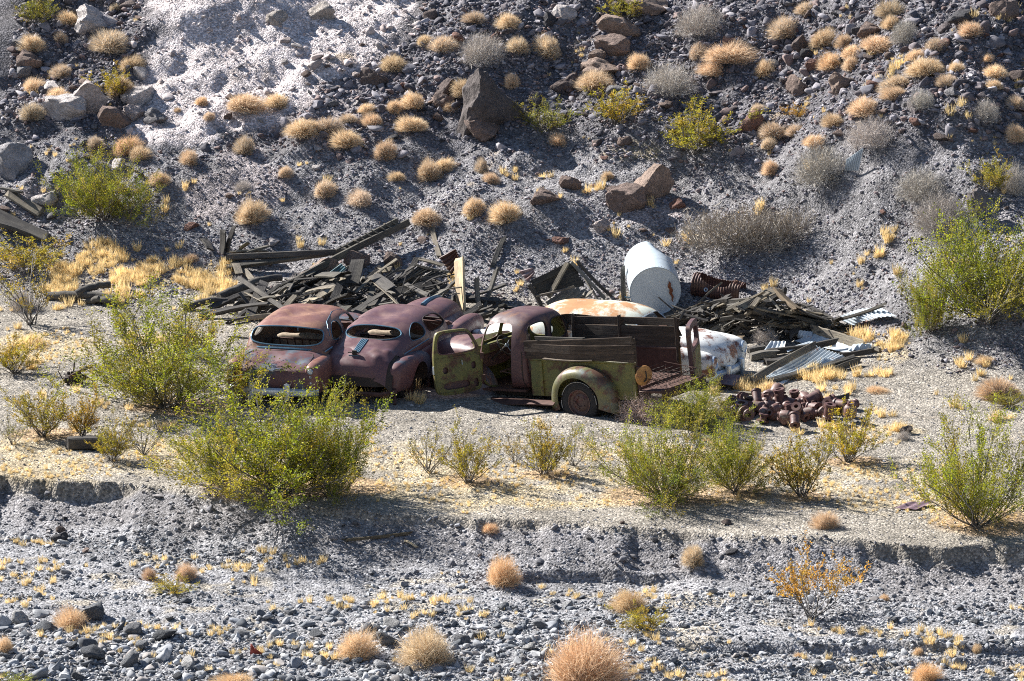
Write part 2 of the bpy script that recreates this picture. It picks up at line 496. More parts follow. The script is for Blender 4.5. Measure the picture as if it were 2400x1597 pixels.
def loft_grid(st, per=6, M=64, n=3.2, tum=.0, mid=.5, inset=0.0, nb=None):
    """st rows: x, half width, z bottom, z top (optional y centre). returns grid (N, M, 3)"""
    A = catmull(st, per)
    x, w, zb, zt = A[:, 0], A[:, 1] - inset, A[:, 2] + inset, A[:, 3] - inset
    yc = A[:, 4] if A.shape[1] > 4 else np.zeros(len(A))
    w = np.maximum(w, .01); zt = np.maximum(zt, zb + .02)
    ph = np.linspace(0, 2 * np.pi, M, endpoint=False)
    c, s = np.cos(ph), np.sin(ph)
    e = np.where(s >= 0, 2 / n, 2 / (nb or n))
    zm = zb + (zt - zb) * mid
    Y = w[:, None] * sgnpow(c, e)[None]
    up = sgnpow(s, e)[None]
    Z = np.where(up >= 0, zm[:, None] + (zt - zm)[:, None] * up, zm[:, None] + (zm - zb)[:, None] * up)
    Y = Y * (1 - tum * np.clip(up, 0, 1)) + yc[:, None]
    X = np.repeat(x[:, None], M, 1)
    if inset:
        X = np.clip(X, x[0] + inset, x[-1] - inset)
    return np.stack([X, Y, Z], -1)

def grid_mesh(G, closed_ring=True, caps=True, name='shell'):
    N, M = G.shape[:2]
    V = G.reshape(-1, 3).tolist(); F = []
    for i in range(N - 1):
        for j in range(M if closed_ring else M - 1):
            k = (j + 1) % M
            F.append((i * M + j, (i + 1) * M + j, (i + 1) * M + k, i * M + k))
    if caps:
        V.append(G[0].mean(0).tolist()); V.append(G[-1].mean(0).tolist())
        a, b = N * M, N * M + 1
        for j in range(M):
            k = (j + 1) % M
            F.append((a, j, k)); F.append((b, (N - 1) * M + k, (N - 1) * M + j))
    me = bpy.data.meshes.new(name)
    me.from_pydata(V, [], F)
    fix_normals(me)
    return me

def fix_normals(me):
    bm = bmesh.new(); bm.from_mesh(me)
    bmesh.ops.recalc_face_normals(bm, faces=bm.faces)
    bm.to_mesh(me); bm.free()

def dent(G, lst):
    """lst: (x, y, z, radius, dx, dy, dz)"""
    for (x, y, z, r, a, b, c) in lst:
        d = ((G - np.array([x, y, z])) ** 2).sum(-1) / (r * r)
        G = G + np.exp(-d * 2.2)[..., None] * np.array([a, b, c])
    return G

def prism(poly, axis, lo, hi, name='cutter'):
    n = len(poly); V = []
    for t in (lo, hi):
        for (a, b) in poly:
            V.append((t, a, b) if axis == 'x' else (a, t, b) if axis == 'y' else (a, b, t))
    F = [tuple(range(n)), tuple(range(2 * n - 1, n - 1, -1))]
    for i in range(n):
        j = (i + 1) % n
        F.append((i, i + n, j + n, j))
    me = bpy.data.meshes.new(name); me.from_pydata(V, [], F); fix_normals(me)
    return me

def chaikin(poly, it=3, keep=.22):
    P = [np.array(p, float) for p in poly]
    for k in range(it):
        q = keep if k == 0 else .25
        Q = []
        for i in range(len(P)):
            a, b = P[i], P[(i + 1) % len(P)]
            Q += [a * (1 - q) + b * q, a * q + b * (1 - q)]
        P = Q
    return [tuple(p) for p in P]

def boolean(base, ops):
    """base mesh with a list of (mesh, operation, material or None); returns a new mesh"""
    o = bpy.data.objects.new('shape', base); COL.objects.link(o)
    tmp = [o]
    for (me, op, mt) in ops:
        if mt is not None and not me.materials: me.materials.append(mt)
        c = bpy.data.objects.new('cutter', me); COL.objects.link(c); tmp.append(c)
        md = o.modifiers.new('b', 'BOOLEAN'); md.operation = op; md.object = c; md.solver = 'EXACT'
        md.material_mode = 'TRANSFER' if mt is not None else 'INDEX'
    dg = bpy.context.evaluated_depsgraph_get()
    res = bpy.data.meshes.new_from_object(o.evaluated_get(dg))
    for c in tmp: bpy.data.objects.remove(c)
    return res

def shade(me, ang=38):
    me.polygons.foreach_set('use_smooth', np.ones(len(me.polygons), bool))
    me.set_sharp_from_angle(angle=R(ang))
    me.update()
    return me

class MB:
    """collects simple pieces of one part"""
    def __init__(s): s.V = []; s.F = []
    def add(s, V, F):
        o = len(s.V); s.V += [tuple(v) for v in V]; s.F += [tuple(i + o for i in f) for f in F]; return s
    def box(s, x0, x1, y0, y1, z0, z1):
        V = [(x, y, z) for x in (x0, x1) for y in (y0, y1) for z in (z0, z1)]
        return s.add(V, [(0, 1, 3, 2), (4, 6, 7, 5), (0, 4, 5, 1), (2, 3, 7, 6), (0, 2, 6, 4), (1, 5, 7, 3)])
    def tube(s, pts, r, closed=False, sides=6):
        P = [Vector(p) for p in pts]; n = len(P); V = []; F = []
        rr = r if hasattr(r, '__len__') else [r] * n
        for i in range(n):
            d = (P[(i + 1) % n] - P[i - 1]) if closed else (P[min(i + 1, n - 1)] - P[max(i - 1, 0)])
            if d.length < 1e-9: d = Vector((1, 0, 0))
            d.normalize()
            a = d.cross(Vector((.12, .31, .94)));  a = a if a.length > 1e-3 else d.cross(Vector((1, 0, 0)))
            a.normalize(); b = d.cross(a)
            for j in range(sides):
                t = 2 * math.pi * j / sides
                V.append(P[i] + a * (rr[i] * math.cos(t)) + b * (rr[i] * math.sin(t)))
        for i in range(n if closed else n - 1):
            for j in range(sides):
                k = (j + 1) % sides; m = (i + 1) % n
                F.append((i * sides + j, i * sides + k, m * sides + k, m * sides + j))
        if not closed:
            F.append(tuple(range(sides - 1, -1, -1))); F.append(tuple((n - 1) * sides + j for j in range(sides)))
        return s.add(V, F)
    def lathe(s, prof, axis='y', c=(0, 0, 0), seg=28):
        """prof: (radius, offset along axis)"""
        V = []; F = []; n = len(prof)
        for k in range(seg):
            t = 2 * math.pi * k / seg
            for (r, o) in prof:
                a, b = r * math.cos(t), r * math.sin(t)
                v = (a, o, b) if axis == 'y' else (o, a, b) if axis == 'x' else (a, b, o)
                V.append((v[0] + c[0], v[1] + c[1], v[2] + c[2]))
        for k in range(seg):
            m = (k + 1) % seg
            for i in range(n - 1):
                F.append((k * n + i, k * n + i + 1, m * n + i + 1, m * n + i))
        return s.add(V, F)
    def grid(s, G):
        N, M = G.shape[:2]
        return s.add(G.reshape(-1, 3).tolist(), [(i * M + j, (i + 1) * M + j, (i + 1) * M + j + 1, i * M + j + 1) for i in range(N - 1) for j in range(M - 1)])
    def mesh(s, name='part', smooth=True, ang=38, recalc=True):
        me = bpy.data.meshes.new(name); me.from_pydata(s.V, [], s.F)
        if recalc: fix_normals(me)
        if smooth: shade(me, ang)
        return me
    def build(s, name, mat, parent=None, smooth=True, ang=38):
        return link(name, s.mesh(name, smooth, ang), mat, parent)

def sheet(G, thick=.012):
    """a pressed metal skin: a surface grid given thickness inwards"""
    G = np.asarray(G, float)
    du = np.gradient(G, axis=0); dv = np.gradient(G, axis=1)
    n = np.cross(du, dv); n /= np.linalg.norm(n, axis=-1, keepdims=True) + 1e-9
    H = G - n * thick
    N, M = G.shape[:2]; off = N * M
    V = np.concatenate([G.reshape(-1, 3), H.reshape(-1, 3)]).tolist(); F = []
    for i in range(N - 1):
        for j in range(M - 1):
            a, b, c, d = i * M + j, (i + 1) * M + j, (i + 1) * M + j + 1, i * M + j + 1
            F += [(a, b, c, d), (off + d, off + c, off + b, off + a)]
    rim = [(i, 0) for i in range(N)] + [(N - 1, j) for j in range(1, M)] + [(i, M - 1) for i in range(N - 2, -1, -1)] + [(0, j) for j in range(M - 2, 0, -1)]
    ids = [i * M + j for i, j in rim]
    for k in range(len(ids)):
        a, b = ids[k], ids[(k + 1) % len(ids)]
        F.append((b, a, off + a, off + b))
    return V, F

# ------------------------------------------------------------------ vehicle materials
def rust_mat(name, c1, c2, c3, patch=.55, fine=.6, rough=.55, scale=2.0, c4=None, patch2=.62, bump=.25, spec=.4, soft=.05):
    """old paint gone to rust: two close tones, patches of c3 where the paint is gone (or left), specks of c4"""
    m, nt, b = new_mat(name, rough, 0, spec)
    t = NT(nt)
    c = t.mix(t.ramp(t.noise(scale, 5, .6), [(.38, 0.0), (.62, 1.0)]), c1, c2)
    edge = t.math('ADD', t.noise(scale * .8 + .3, 8, .68, dist=.3), t.math('MULTIPLY', t.noise(26, 4, .7), .12))
    c = t.mix(t.ramp(edge, [(patch - .03, 0.0), (patch + soft, 1.0)]), c, c3)
    if c4 is not None:
        c = t.mix(t.ramp(t.noise(scale * 2.7, 9, .72, dist=.2), [(patch2, 0.0), (patch2 + .03, 1.0)]), c, c4)
    c = t.mix(fine, c, t.ramp(t.noise(38, 5, .75), [(.3, .6), (.7, 1.3)]), 'MULTIPLY')
    t.l.new(c, b.inputs['Base Color'])
    r = t.ramp(t.noise(6, 4), [(.3, rough - .15), (.7, min(1, rough + .2))]); t.l.new(r, b.inputs['Roughness'])
    p = t.bump(t.noise(30, 6, .7), bump, .006, b)
    t.bump(t.noise(3.0, 2, .5), .12, .06, b, p)
    return m

def plain(name, col, rough=.7, metal=0.0, var=.35, scale=9, spec=.3):
    m, nt, b = new_mat(name, rough, metal, spec)
    t = NT(nt)
    c = t.mix(var, col, t.ramp(t.noise(scale, 6, .7), [(.3, .3), (.7, 1.7)]), 'MULTIPLY')
    t.l.new(c, b.inputs['Base Color'])
    t.bump(t.noise(scale * 5, 4, .7), .2, .004, b)
    return m

M_MAROON = rust_mat('maroon rust', (.130, .064, .066), (.095, .049, .058), (.18, .10, .088), .58, .35, .40, 1.6, (.085, .05, .055), .66, .12, .4, .16)
M_ORANGE = rust_mat('orange rust', (.195, .088, .068), (.150, .068, .062), (.31, .17, .10), .56, .35, .42, 1.4, (.12, .055, .05), .66, .12, .4, .18)
M_OLIVE = rust_mat('faded yellow green paint', (.165, .150, .042), (.115, .118, .045), (.085, .042, .026), .60, .5, .5, 3.2, (.13, .065, .03), .61, .2)
M_FENDER = rust_mat('yellow green fender paint', (.16, .145, .05), (.11, .115, .08), (.105, .055, .036), .56, .55, .42, 2.9, (.13, .155, .15), .60, .25, .5)
M_CABRUST = rust_mat('dark cab rust', (.105, .050, .048), (.075, .043, .050), (.16, .08, .05), .64, .45, .5, 1.8, (.06, .045, .05), .62, .2)
M_PATCH = rust_mat('maroon rust with blue grey primer', (.130, .062, .062), (.10, .05, .058), (.075, .090, .115), .56, .35, .48, 1.5, (.085, .05, .055), .66, .12)
M_BLUERUST = rust_mat('blue grey primer', (.10, .105, .135), (.085, .075, .095), (.15, .08, .07), .56, .45, .5, 2.0, None, .6, .2)
M_WHITE = rust_mat('white paint with rust', (.74, .74, .72), (.66, .67, .66), (.20, .085, .055), .60, .35, .45, 1.9, (.14, .06, .045), .60, .15)
M_WHITEROOF = rust_mat('white roof with ochre rust', (.60, .62, .54), (.50, .53, .42), (.42, .22, .10), .53, .35, .5, 1.15, (.30, .14, .08), .63, .15)
M_CHROME = plain('dull chrome', (.50, .56, .62), .32, .75, .3, 14)
M_BLUETRIM = plain('blue grey trim', (.10, .19, .26), .35, .35, .3, 12)
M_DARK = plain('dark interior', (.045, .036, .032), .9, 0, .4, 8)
M_BROWNIRON = plain('brown iron', (.085, .045, .036), .75, .1, .5, 10)
M_SEAT = plain('bleached torn upholstery', (.30, .24, .18), .95, 0, .8, 9)
M_INTERIOR = plain('dusty cabin lining', (.135, .105, .085), .9, 0, .6, 7)
M_TYRE = plain('cracked tyre rubber', (.028, .027, .028), .85, 0, .4, 20)
M_TYREWHITE = plain('worn tyre edge', (.45, .44, .42), .9, 0, .6, 30)
M_RIM = rust_mat('red rim', (.10, .030, .028), (.060, .040, .038), (.10, .06, .05), .5, .5, .5, 9)
M_OCHRE = rust_mat('ochre disc', (.48, .24, .075), (.40, .19, .07), (.28, .13, .06), .64, .4, .6, 6)
M_GLASS = plain('dusty lamp lens', (.40, .42, .43), .2, .3, .3, 20)
M_RED = plain('red lamp', (.22, .03, .025), .3, 0, .3, 20)

def wood_mat(name, c1, c2, c3):
    m, nt, b = new_mat(name, .88, 0, .2)
    t = NT(nt)
    v = t.mapping((1.2, 14, 14)); v2 = t.mapping((2.0, 60, 60)); v3 = t.mapping((.8, 3, 3))
    c = t.mix(t.ramp(t.noise(1.5, 6, .65, v, .6), [(.35, 0.0), (.65, 1.0)]), c1, c2)
    c = t.mix(t.ramp(t.noise(1.3, 4, .6, v3), [(.45, 0.0), (.72, 1.0)]), c, c3)
    c = t.mix(1.0, c, t.objcol(), 'MULTIPLY')
    c = t.mix(.85, c, t.ramp(t.noise(1.6, 6, .75, v2, .4), [(.32, .35), (.6, 1.25)]), 'MULTIPLY')
    t.l.new(c, b.inputs['Base Color'])
    p = t.bump(t.noise(1.6, 6, .75, v2, .4), .8, .012, b)
    t.bump(t.noise(1.5, 5, .6, v, .6), .5, .02, b, p)
    return m
M_WOOD = wood_mat('weathered grey wood', (.120, .110, .096), (.070, .065, .060), (.17, .155, .125))
M_WOODBROWN = wood_mat('dark brown wood', (.080, .058, .044), (.042, .033, .028), (.14, .105, .08))

def plank_mesh(L, w, t, seed, warp=.02, ends=.03, seg=5):
    """a board along +x from 0 to L, split ends and a slight twist"""
    rg = random.Random(seed)
    V, F = [], []
    tw = rg.uniform(-.12, .12); bow = rg.uniform(-warp, warp); bow2 = rg.uniform(-warp, warp)
    c = min(w, t) * .12
    for i in range(seg + 1):
        u = i / seg; x = L * u
        a = tw * (u - .5); by = bow * math.sin(u * math.pi); bz = bow2 * math.sin(u * math.pi)
        k = 1 - .04 * rg.random()
        for (y, z) in ((-w / 2, -t / 2 + c), (-w / 2 + c, -t / 2), (w / 2 - c, -t / 2), (w / 2, -t / 2 + c), (w / 2, t / 2 - c), (w / 2 - c, t / 2), (-w / 2 + c, t / 2), (-w / 2, t / 2 - c)):
            ex = rg.uniform(-ends, ends) if i in (0, seg) else 0
            V.append((x + ex, (y * math.cos(a) - z * math.sin(a)) * k + by, y * math.sin(a) + z * math.cos(a) + bz))
    for i in range(seg):
        for j in range(8):
            m = (j + 1) % 8
            F.append((i * 8 + j, i * 8 + m, (i + 1) * 8 + m, (i + 1) * 8 + j))
    F.append(tuple(range(7, -1, -1))); F.append(tuple(seg * 8 + j for j in range(8)))
    me = bpy.data.meshes.new('plank'); me.from_pydata(V, [], F); fix_normals(me)
    return me

def wheel(parent, x, y, z, r=.37, out=1, white=False, hub=True):
    """out: +1 when the outer face points to +y"""
    w = empty('wheel'); w.parent = parent; w.location = (x, y, z)
    wd = .085
    prof = [(r * .60, -wd * .8), (r * .66, -wd), (r * .84, -wd * 1.12), (r * .96, -wd * .9), (r, -wd * .55), (r * 1.0, wd * .55), (r * .96, wd * .9), (r * .84, wd * 1.12), (r * .66, wd), (r * .60, wd * .8)]
    mb = MB().lathe(prof, 'y', seg=36)
    for k in range(36):                                       # shoulder lugs
        t = 2 * math.pi * k / 36
        ca, sa = math.cos(t), math.sin(t)
        for s in (-1, 1):
            V = []
            for rr in (r * .94, r * 1.012):
                for yy in (wd * .45 * s, wd * .98 * s):
                    for dt in (-.045, .045):
                        V.append((rr * math.cos(t + dt), yy, rr * math.sin(t + dt)))
            mb.add(V, [(0, 1, 3, 2), (4, 6, 7, 5), (0, 4, 5, 1), (2, 3, 7, 6), (0, 2, 6, 4), (1, 5, 7, 3)])
    link('tyre', mb.mesh('tyre'), M_TYRE, w)
    f = wd * out
    rim = MB().lathe([(r * .61, f * .85), (r * .62, f * 1.0), (r * .58, f * 1.0), (r * .54, f * .55), (r * .44, f * .30), (r * .36, f * .55), (r * .22, f * .60), (r * .2, f * .35), (0.001, f * .35)], 'y', seg=32)
    for k in range(5):
        t = 2 * math.pi * k / 5
        rim.lathe([(.001, f * .85), (.018, f * .82), (.018, f * .5)], 'y', (r * .29 * math.cos(t), 0, r * .29 * math.sin(t)), 8)
    link('rim', rim.mesh('rim'), M_RIM if hub else M_BROWNIRON, w)
    if white:
        e = MB()
        for a0, a1 in ((.35, 2.3), (2.75, 3.2), (-.3, .1)):
            e.tube([(r * .985 * math.cos(t), f * 1.03, r * .985 * math.sin(t)) for t in np.linspace(a0, a1, 22)], .005, False, 5)
        link('worn_edge', e.mesh('worn_edge'), M_TYREWHITE, w)
    return w

def steering(parent, loc, tilt, r=.2, mat=None):
    s = empty('steering_wheel'); s.parent = parent; s.location = loc; s.rotation_euler = (0, tilt, 0)
    MB().tube([(0, r * math.cos(t), r * math.sin(t)) for t in np.linspace(0, 6.283, 28, endpoint=False)], .013, True, 6).build('rim', M_DARK if mat is None else mat, s)
    mb = MB()
    for t in (.5, 2.64, 4.71): mb.tube([(0, 0, 0), (0, r * math.cos(t), r * math.sin(t))], .009, False, 5)
    mb.lathe([(.001, -.03), (.035, -.025), (.035, .02), (.001, .03)], 'x', seg=12)
    mb.build('spokes', M_CHROME, s)
    MB().tube([(0, 0, 0), (.45, 0, 0)], .02, False, 8).build('column', M_DARK, s)
    return s

def on_surface(bvh, pts, d):
    d = Vector(d); out = []
    for p in pts:
        h = bvh.ray_cast(Vector(p) - d * 6, d)
        if h[0] is not None: out.append(h[0] - d * .004)
    return out

def bvh_of(me): return BVHTree.FromPolygons([v.co[:] for v in me.vertices], [list(p.vertices) for p in me.polygons])

def mirror(poly): return [(-a, b) for a, b in poly]

# ================================================================== sedans
def pontoon(parent, name, mat, st, wells, n=2.6, M=40, dents=(), colour=None):
    G = dent(loft_grid(st, 7, M, n, 0, .55), dents)
    me = grid_mesh(G)
    me.materials.append(mat)
    ops = [(MB().lathe([(.001, -1.5), (r, -1.5), (r, 1.5), (.001, 1.5)], 'y', (x, 0, z), 36).mesh('c', False), 'DIFFERENCE', M_DARK) for (x, z, r) in wells]
    me = boolean(me, ops)
    shade(me)
    return link(name, me, mat, parent)

def low_roof(cfg, k):
    """press the greenhouse down towards the belt line"""
    f = lambda z: z if z < 1.02 else 1.02 + (z - 1.02) * k
    cfg['cabin'] = [(r[0], r[1], r[2], f(r[3])) for r in cfg['cabin']]
    cfg['dents'] = [(a, b, f(c), d, g, h, i) for a, b, c, d, g, h, i in cfg['dents']]
    cfg['openings'] = [([(a, f(b)) for a, b in poly], ax, lo, hi, tr) for poly, ax, lo, hi, tr in cfg['openings']]

def sedan(name, label, loc, rz, cfg):
    e = empty(name, loc, rz)
    e.rotation_euler = (cfg.get('roll', 0), cfg.get('pitch', 0), rz)
    tag(e, label, 'car')
    P = cfg['paint']
    hull = grid_mesh(dent(loft_grid(cfg['hull'], 7, 72, 3.0, 0.0, .6), cfg.get('hull_dents', ())))
    hull.materials.append(P)
    hull_bvh = bvh_of(hull)
    Gc = dent(loft_grid(cfg['cabin'], 8, 96, cfg.get('cn', 3.2), cfg.get('tum', .12), .2), cfg.get('dents', ()))
    cab = grid_mesh(Gc); cab.materials.append(cfg.get('roof', P))
    bvh = bvh_of(cab)
    inner = grid_mesh(dent(loft_grid(cfg['cabin'], 8, 64, cfg.get('cn', 3.2), cfg.get('tum', .12), .2, .035), [(a, b, c, d, f, g, h - .002) for a, b, c, d, f, g, h in cfg.get('dents', ())]))
    pit = MB().box(*cfg['pit']).mesh('pit', False)
    ops = [(hull, 'UNION', P), (inner, 'DIFFERENCE', M_INTERIOR), (pit, 'DIFFERENCE', M_INTERIOR)]
    trims = []
    for (poly, axis, lo, hi, trim) in cfg['openings']:
        ops.append((prism(poly, axis, lo, hi), 'DIFFERENCE', M_DARK))
        if trim: trims.append((poly, axis, lo, hi, trim))
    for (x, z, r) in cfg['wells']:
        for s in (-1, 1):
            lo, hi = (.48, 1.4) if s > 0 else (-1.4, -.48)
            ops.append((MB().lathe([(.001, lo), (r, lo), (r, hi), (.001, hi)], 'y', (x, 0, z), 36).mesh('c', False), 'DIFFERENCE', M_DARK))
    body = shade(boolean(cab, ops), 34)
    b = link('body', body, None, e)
    for (poly, axis, lo, hi, (tname, tmat, tr)) in trims:
        if axis == 'x':
            d = (1, 0, 0) if lo < 0 else (-1, 0, 0)
            pts = on_surface(bvh, [(0, a, c) for a, c in poly], d)
        else:
            d = (0, -1, 0) if hi > .5 else (0, 1, 0)
            pts = on_surface(bvh, [(a, 0, c) for a, c in poly], d)
        if len(pts) > 6: MB().tube(pts, tr, True, 6).build(tname, tmat, b)
    hb = hull_bvh
    for xs_ in cfg.get('seams', (-.46, .72)):
        pts = on_surface(hb, [(xs_ + .03 * math.sin(3 * z), 0, z) for z in np.linspace(.40, 1.04, 10)], (0, 1, 0))
        if len(pts) > 3: MB().tube(pts, .006, False, 4).build('door_seam', M_DARK, b)
    pts = on_surface(hb, [(x, 0, .95) for x in (-.38, -.28, -.18)], (0, 1, 0))
    if len(pts) == 3: MB().tube([p + Vector((0, -.03, 0)) for p in pts], .011, False, 6).build('door_handle', M_CHROME, b)
    for s in (1, -1):
        for (pn, st, well, mt, dd) in cfg['fenders']:
            st2 = [list(r[:4]) + [r[4] * s] for r in st]
            pontoon(e, pn, mt, st2, well, dents=[(a, bb * s, c, d, f, g * s, h) for a, bb, c, d, f, g, h in dd])
    for (x, y, z, r) in cfg.get('wheels', ()):
        wheel(e, x, y, z, r, 1 if y > 0 else -1, False, False)
    # cabin fittings
    sx = cfg.get('steer', .55)
    steering(e, (sx, .36, 1.10), R(22))
    dash = MB().box(sx + .35, sx + .5, -.66, .66, .88, 1.04); dash.build('dashboard', cfg.get('dash', M_BROWNIRON), e)
    seat = MB()
    for k in range(9):
        seat.tube([(-.25, -.6 + .15 * k, .5), (-.3, -.6 + .15 * k, .7), (-.42, -.6 + .15 * k, .98)], .012, False, 4)
    seat.tube([(-.42, -.62, .98), (-.42, .62, .98)], .018, False, 5)
    seat.build('seat_frame', M_BROWNIRON, e)
    sb_ = grid_mesh(dent(loft_grid([(-.22, .55, .46, .96), (-.18, .64, .42, 1.02), (-.10, .66, .42, 1.04), (-.02, .64, .42, 1.02), (.02, .55, .46, .96)], 4, 40, 4, 0, .5), [(-.1, .3, 1.04, .15, 0, 0, -.05), (-.1, -.4, 1.04, .2, 0, 0, -.07)]))
    link('seat_back', shade(sb_), M_SEAT, e)
    return e, bvh, b

def lathe_disc(parent, name, mat, loc, d, prof, seg=20):
    """a small turned piece whose axis points along d"""
    o = MB().lathe(prof, 'x', seg=seg).build(name, mat, parent)
    o.location = loc
    o.rotation_euler = Vector(d).to_track_quat('X', 'Z').to_euler()
    return o

def bumper(parent, mat, x, w, z, curve, name, h=.15, guards=(), sgn=-1):
    ys = np.linspace(-w, w, 25)
    prof = [(0, -h / 2), (.045, -h * .3), (.055, 0), (.045, h * .3), (0, h / 2)]
    G = np.array([[(x + sgn * (px_ - curve * (y / w) ** 2 - (.12 if abs(y) > w * .93 else 0)), y, z + pz) for (px_, pz) in prof] for y in ys])
    V, F = sheet(G, .012)
    o = MB().add(V, F).build(name, mat, parent)
    for gy in guards:
        g = MB()
        gz = np.linspace(-.16, .16, 7)
        for a in range(6):
            pass
        g.lathe([(.001, -.17), (.05, -.16), (.065, -.08), (.068, .06), (.055, .15), (.001, .17)], 'z', (x + sgn * (.06 - curve * (gy / w) ** 2), gy, z + .02), 14)
        g.build('bumper_guard', mat, o)
    return o

GROUND0 = lambda x, y: float(ground_z(np.array([x]), np.array([y]))[0])

def rear_window(hw, z0, z1, bow=.03):
    pts = [(-hw, z0 + .05), (-hw * .6, z0 - bow * .2), (0, z0 - bow * .3), (hw * .6, z0 - bow * .2), (hw, z0 + .05), (hw * .93, z1 - .06), (hw * .6, z1), (0, z1 + bow * .5), (-hw * .6, z1), (-hw * .93, z1 - .06)]
    return chaikin(pts, 3, .25)

# ---- orange-rust notchback sedan, seen from behind
def notchback():
    well = .40
    cfg = dict(
        paint=M_PATCH, roof=M_ORANGE, cn=3.6, tum=.10,
        hull=[(-2.46, .55, .50, .74), (-2.40, .76, .42, .86), (-2.2, .85, .38, .97), (-1.85, .88, .34, 1.04), (-1.3, .89, .32, 1.07), (-.4, .90, .30, 1.07), (.6, .90, .30, 1.07), (1.3, .84, .30, 1.06), (1.9, .70, .32, 1.02), (2.25, .58, .38, .92), (2.40, .34, .46, .76)],
        cabin=[(-1.66, .68, .80, 1.00), (-1.57, .77, .80, 1.10), (-1.42, .81, .80, 1.38), (-1.25, .83, .80, 1.52), (-.85, .84, .80, 1.59), (-.2, .845, .80, 1.60), (.35, .83, .80, 1.57), (.62, .80, .80, 1.46), (.88, .76, .80, 1.24), (1.10, .70, .80, 1.04), (1.22, .6, .80, .98)],
        dents=[(-.55, .10, 1.62, .34, 0, 0, -.085), (-.15, -.25, 1.62, .28, 0, 0, -.06), (-.75, .45, 1.58, .22, 0, 0, -.05), (-.2, .35, 1.62, .18, 0, 0, .02), (-.8, -.15, 1.6, .16, 0, 0, .025)],
        hull_dents=[(-2.05, .12, 1.0, .34, .04, 0, -.10), (-2.1, -.40, .95, .28, .03, 0, -.06), (-1.9, .5, 1.0, .3, 0, 0, -.04)],
        pit=(-1.15, 1.12, -.70, .70, .42, 1.10),
        openings=[(rear_window(.73, 1.14, 1.48), 'x', -2.2, -.9, ('rear_window_trim', M_BLUETRIM, .014)),
                  (rear_window(.60, 1.10, 1.42), 'x', .55, 2.0, None),
                  (chaikin([(-1.05, 1.13), (-.40, 1.12), (-.40, 1.46), (-.72, 1.46), (-.98, 1.34)], 3), 'y', -1.2, 0, ('window_trim', M_BLUETRIM, .006)),
                  (chaikin([(-.30, 1.12), (.62, 1.12), (.38, 1.44), (-.30, 1.47)], 3), 'y', -1.2, 0, ('window_trim', M_BLUETRIM, .006)),
                  (chaikin([(-1.05, 1.13), (-.40, 1.12), (-.40, 1.46), (-.72, 1.46), (-.98, 1.34)], 3), 'y', 0, 1.2, None),
                  (chaikin([(-.30, 1.12), (.62, 1.12), (.38, 1.44), (-.30, 1.47)], 3), 'y', 0, 1.2, None)],
        wells=[(-1.42, .36, well), (1.42, .36, well)],
        wheels=[(-1.42, .70, .30, .36), (-1.42, -.70, .30, .36), (1.42, -.70, .30, .36), (1.42, .70, .30, .36)],
        fenders=[('rear_fender', [(-2.40, .05, .50, .86, .76), (-2.37, .12, .42, .93, .76), (-2.2, .16, .36, .97, .76), (-1.8, .18, .33, .98, .77), (-1.3, .18, .32, .96, .78), (-.9, .14, .33, .90, .78), (-.6, .06, .36, .78, .80)], [(-1.42, .36, well)], M_ORANGE, []),
                 ('front_fender', [(.5, .06, .36, .8, .80), (.8, .13, .33, .94, .77), (1.3, .18, .32, 1.0, .75), (1.9, .18, .33, .99, .74), (2.3, .15, .38, .92, .73), (2.42, .08, .46, .80, .73)], [(1.42, .36, well)], M_ORANGE, [])],
    )
    low_roof(cfg, .88)
    p = hit(724, 886)
    e, bvh, b = sedan('sedan', 'rust orange sedan seen from behind, roof dented, leftmost of the cars', (p.x, p.y, p.z), R(76), cfg)
    e.location.z -= .12
    # trunk lid seam, chrome strip under the back window, handle, lamps, bumper
    seam = on_surface(bvh_of(b.data), [(x, y, 0) for x, y in [(-2.30, -.62), (-2.1, -.66), (-1.85, -.66), (-1.72, -.60), (-1.70, 0), (-1.72, .60), (-1.85, .66), (-2.1, .66), (-2.30, .62)]], (0, 0, -1))
    if len(seam) > 5: MB().tube(seam, .007, False, 4).build('trunk_seam', M_DARK, e)
    MB().tube([(-1.60 - .02 * (1 - (y / .66) ** 2) + .10 * (abs(y) / .66) ** 3, y, 1.075 - .03 * (y / .66) ** 2) for y in np.linspace(-.66, .66, 21)], .022, False, 6).build('window_sill_trim', M_BLUETRIM, e)
    h = MB()
    h.tube([(-2.385, -.20, .86), (-2.41, -.08, .86), (-2.42, -.03, .83), (-2.42, .03, .83), (-2.41, .08, .86), (-2.385, .20, .86)], .014, False, 6)
    h.build('trunk_handle', M_CHROME, e)
    for s in (1, -1):
        for z, r in ((.84, .048), (.62, .048), (.735, .022)):
            lathe_disc(e, 'tail_light', M_CHROME if r > .03 else M_GLASS, (-2.405 + (.03 if z < .7 else 0), .765 * s, z), (-1, 0, 0), [(.001, .03), (r * .45, .028), (r * .5, .012), (r * .8, .012), (r, .03), (r * 1.12, .015), (r * 1.12, -.05)])
    bumper(e, M_CHROME, -2.52, .88, .44, .16, 'rear_bumper', .14, (-.35, .35))
    MB().tube([(-1.6, -.815, 1.05), (-1.2, -.835, 1.05)], .016, False, 5).build('side_trim', M_BLUETRIM, e)
    gut = on_surface(bvh, [(x, 0, 1.02 + (z - 1.02) * .88) for x, z in [(-1.18, 1.15), (-1.12, 1.28), (-1.0, 1.41), (-.8, 1.50), (-.5, 1.53), (-.1, 1.545), (.3, 1.51), (.55, 1.40), (.75, 1.24)]], (0, 1, 0))
    if len(gut) > 3: MB().tube(gut[1:], .009, False, 5).build('rain_gutter', M_BLUETRIM, e)
    return e
notchback()

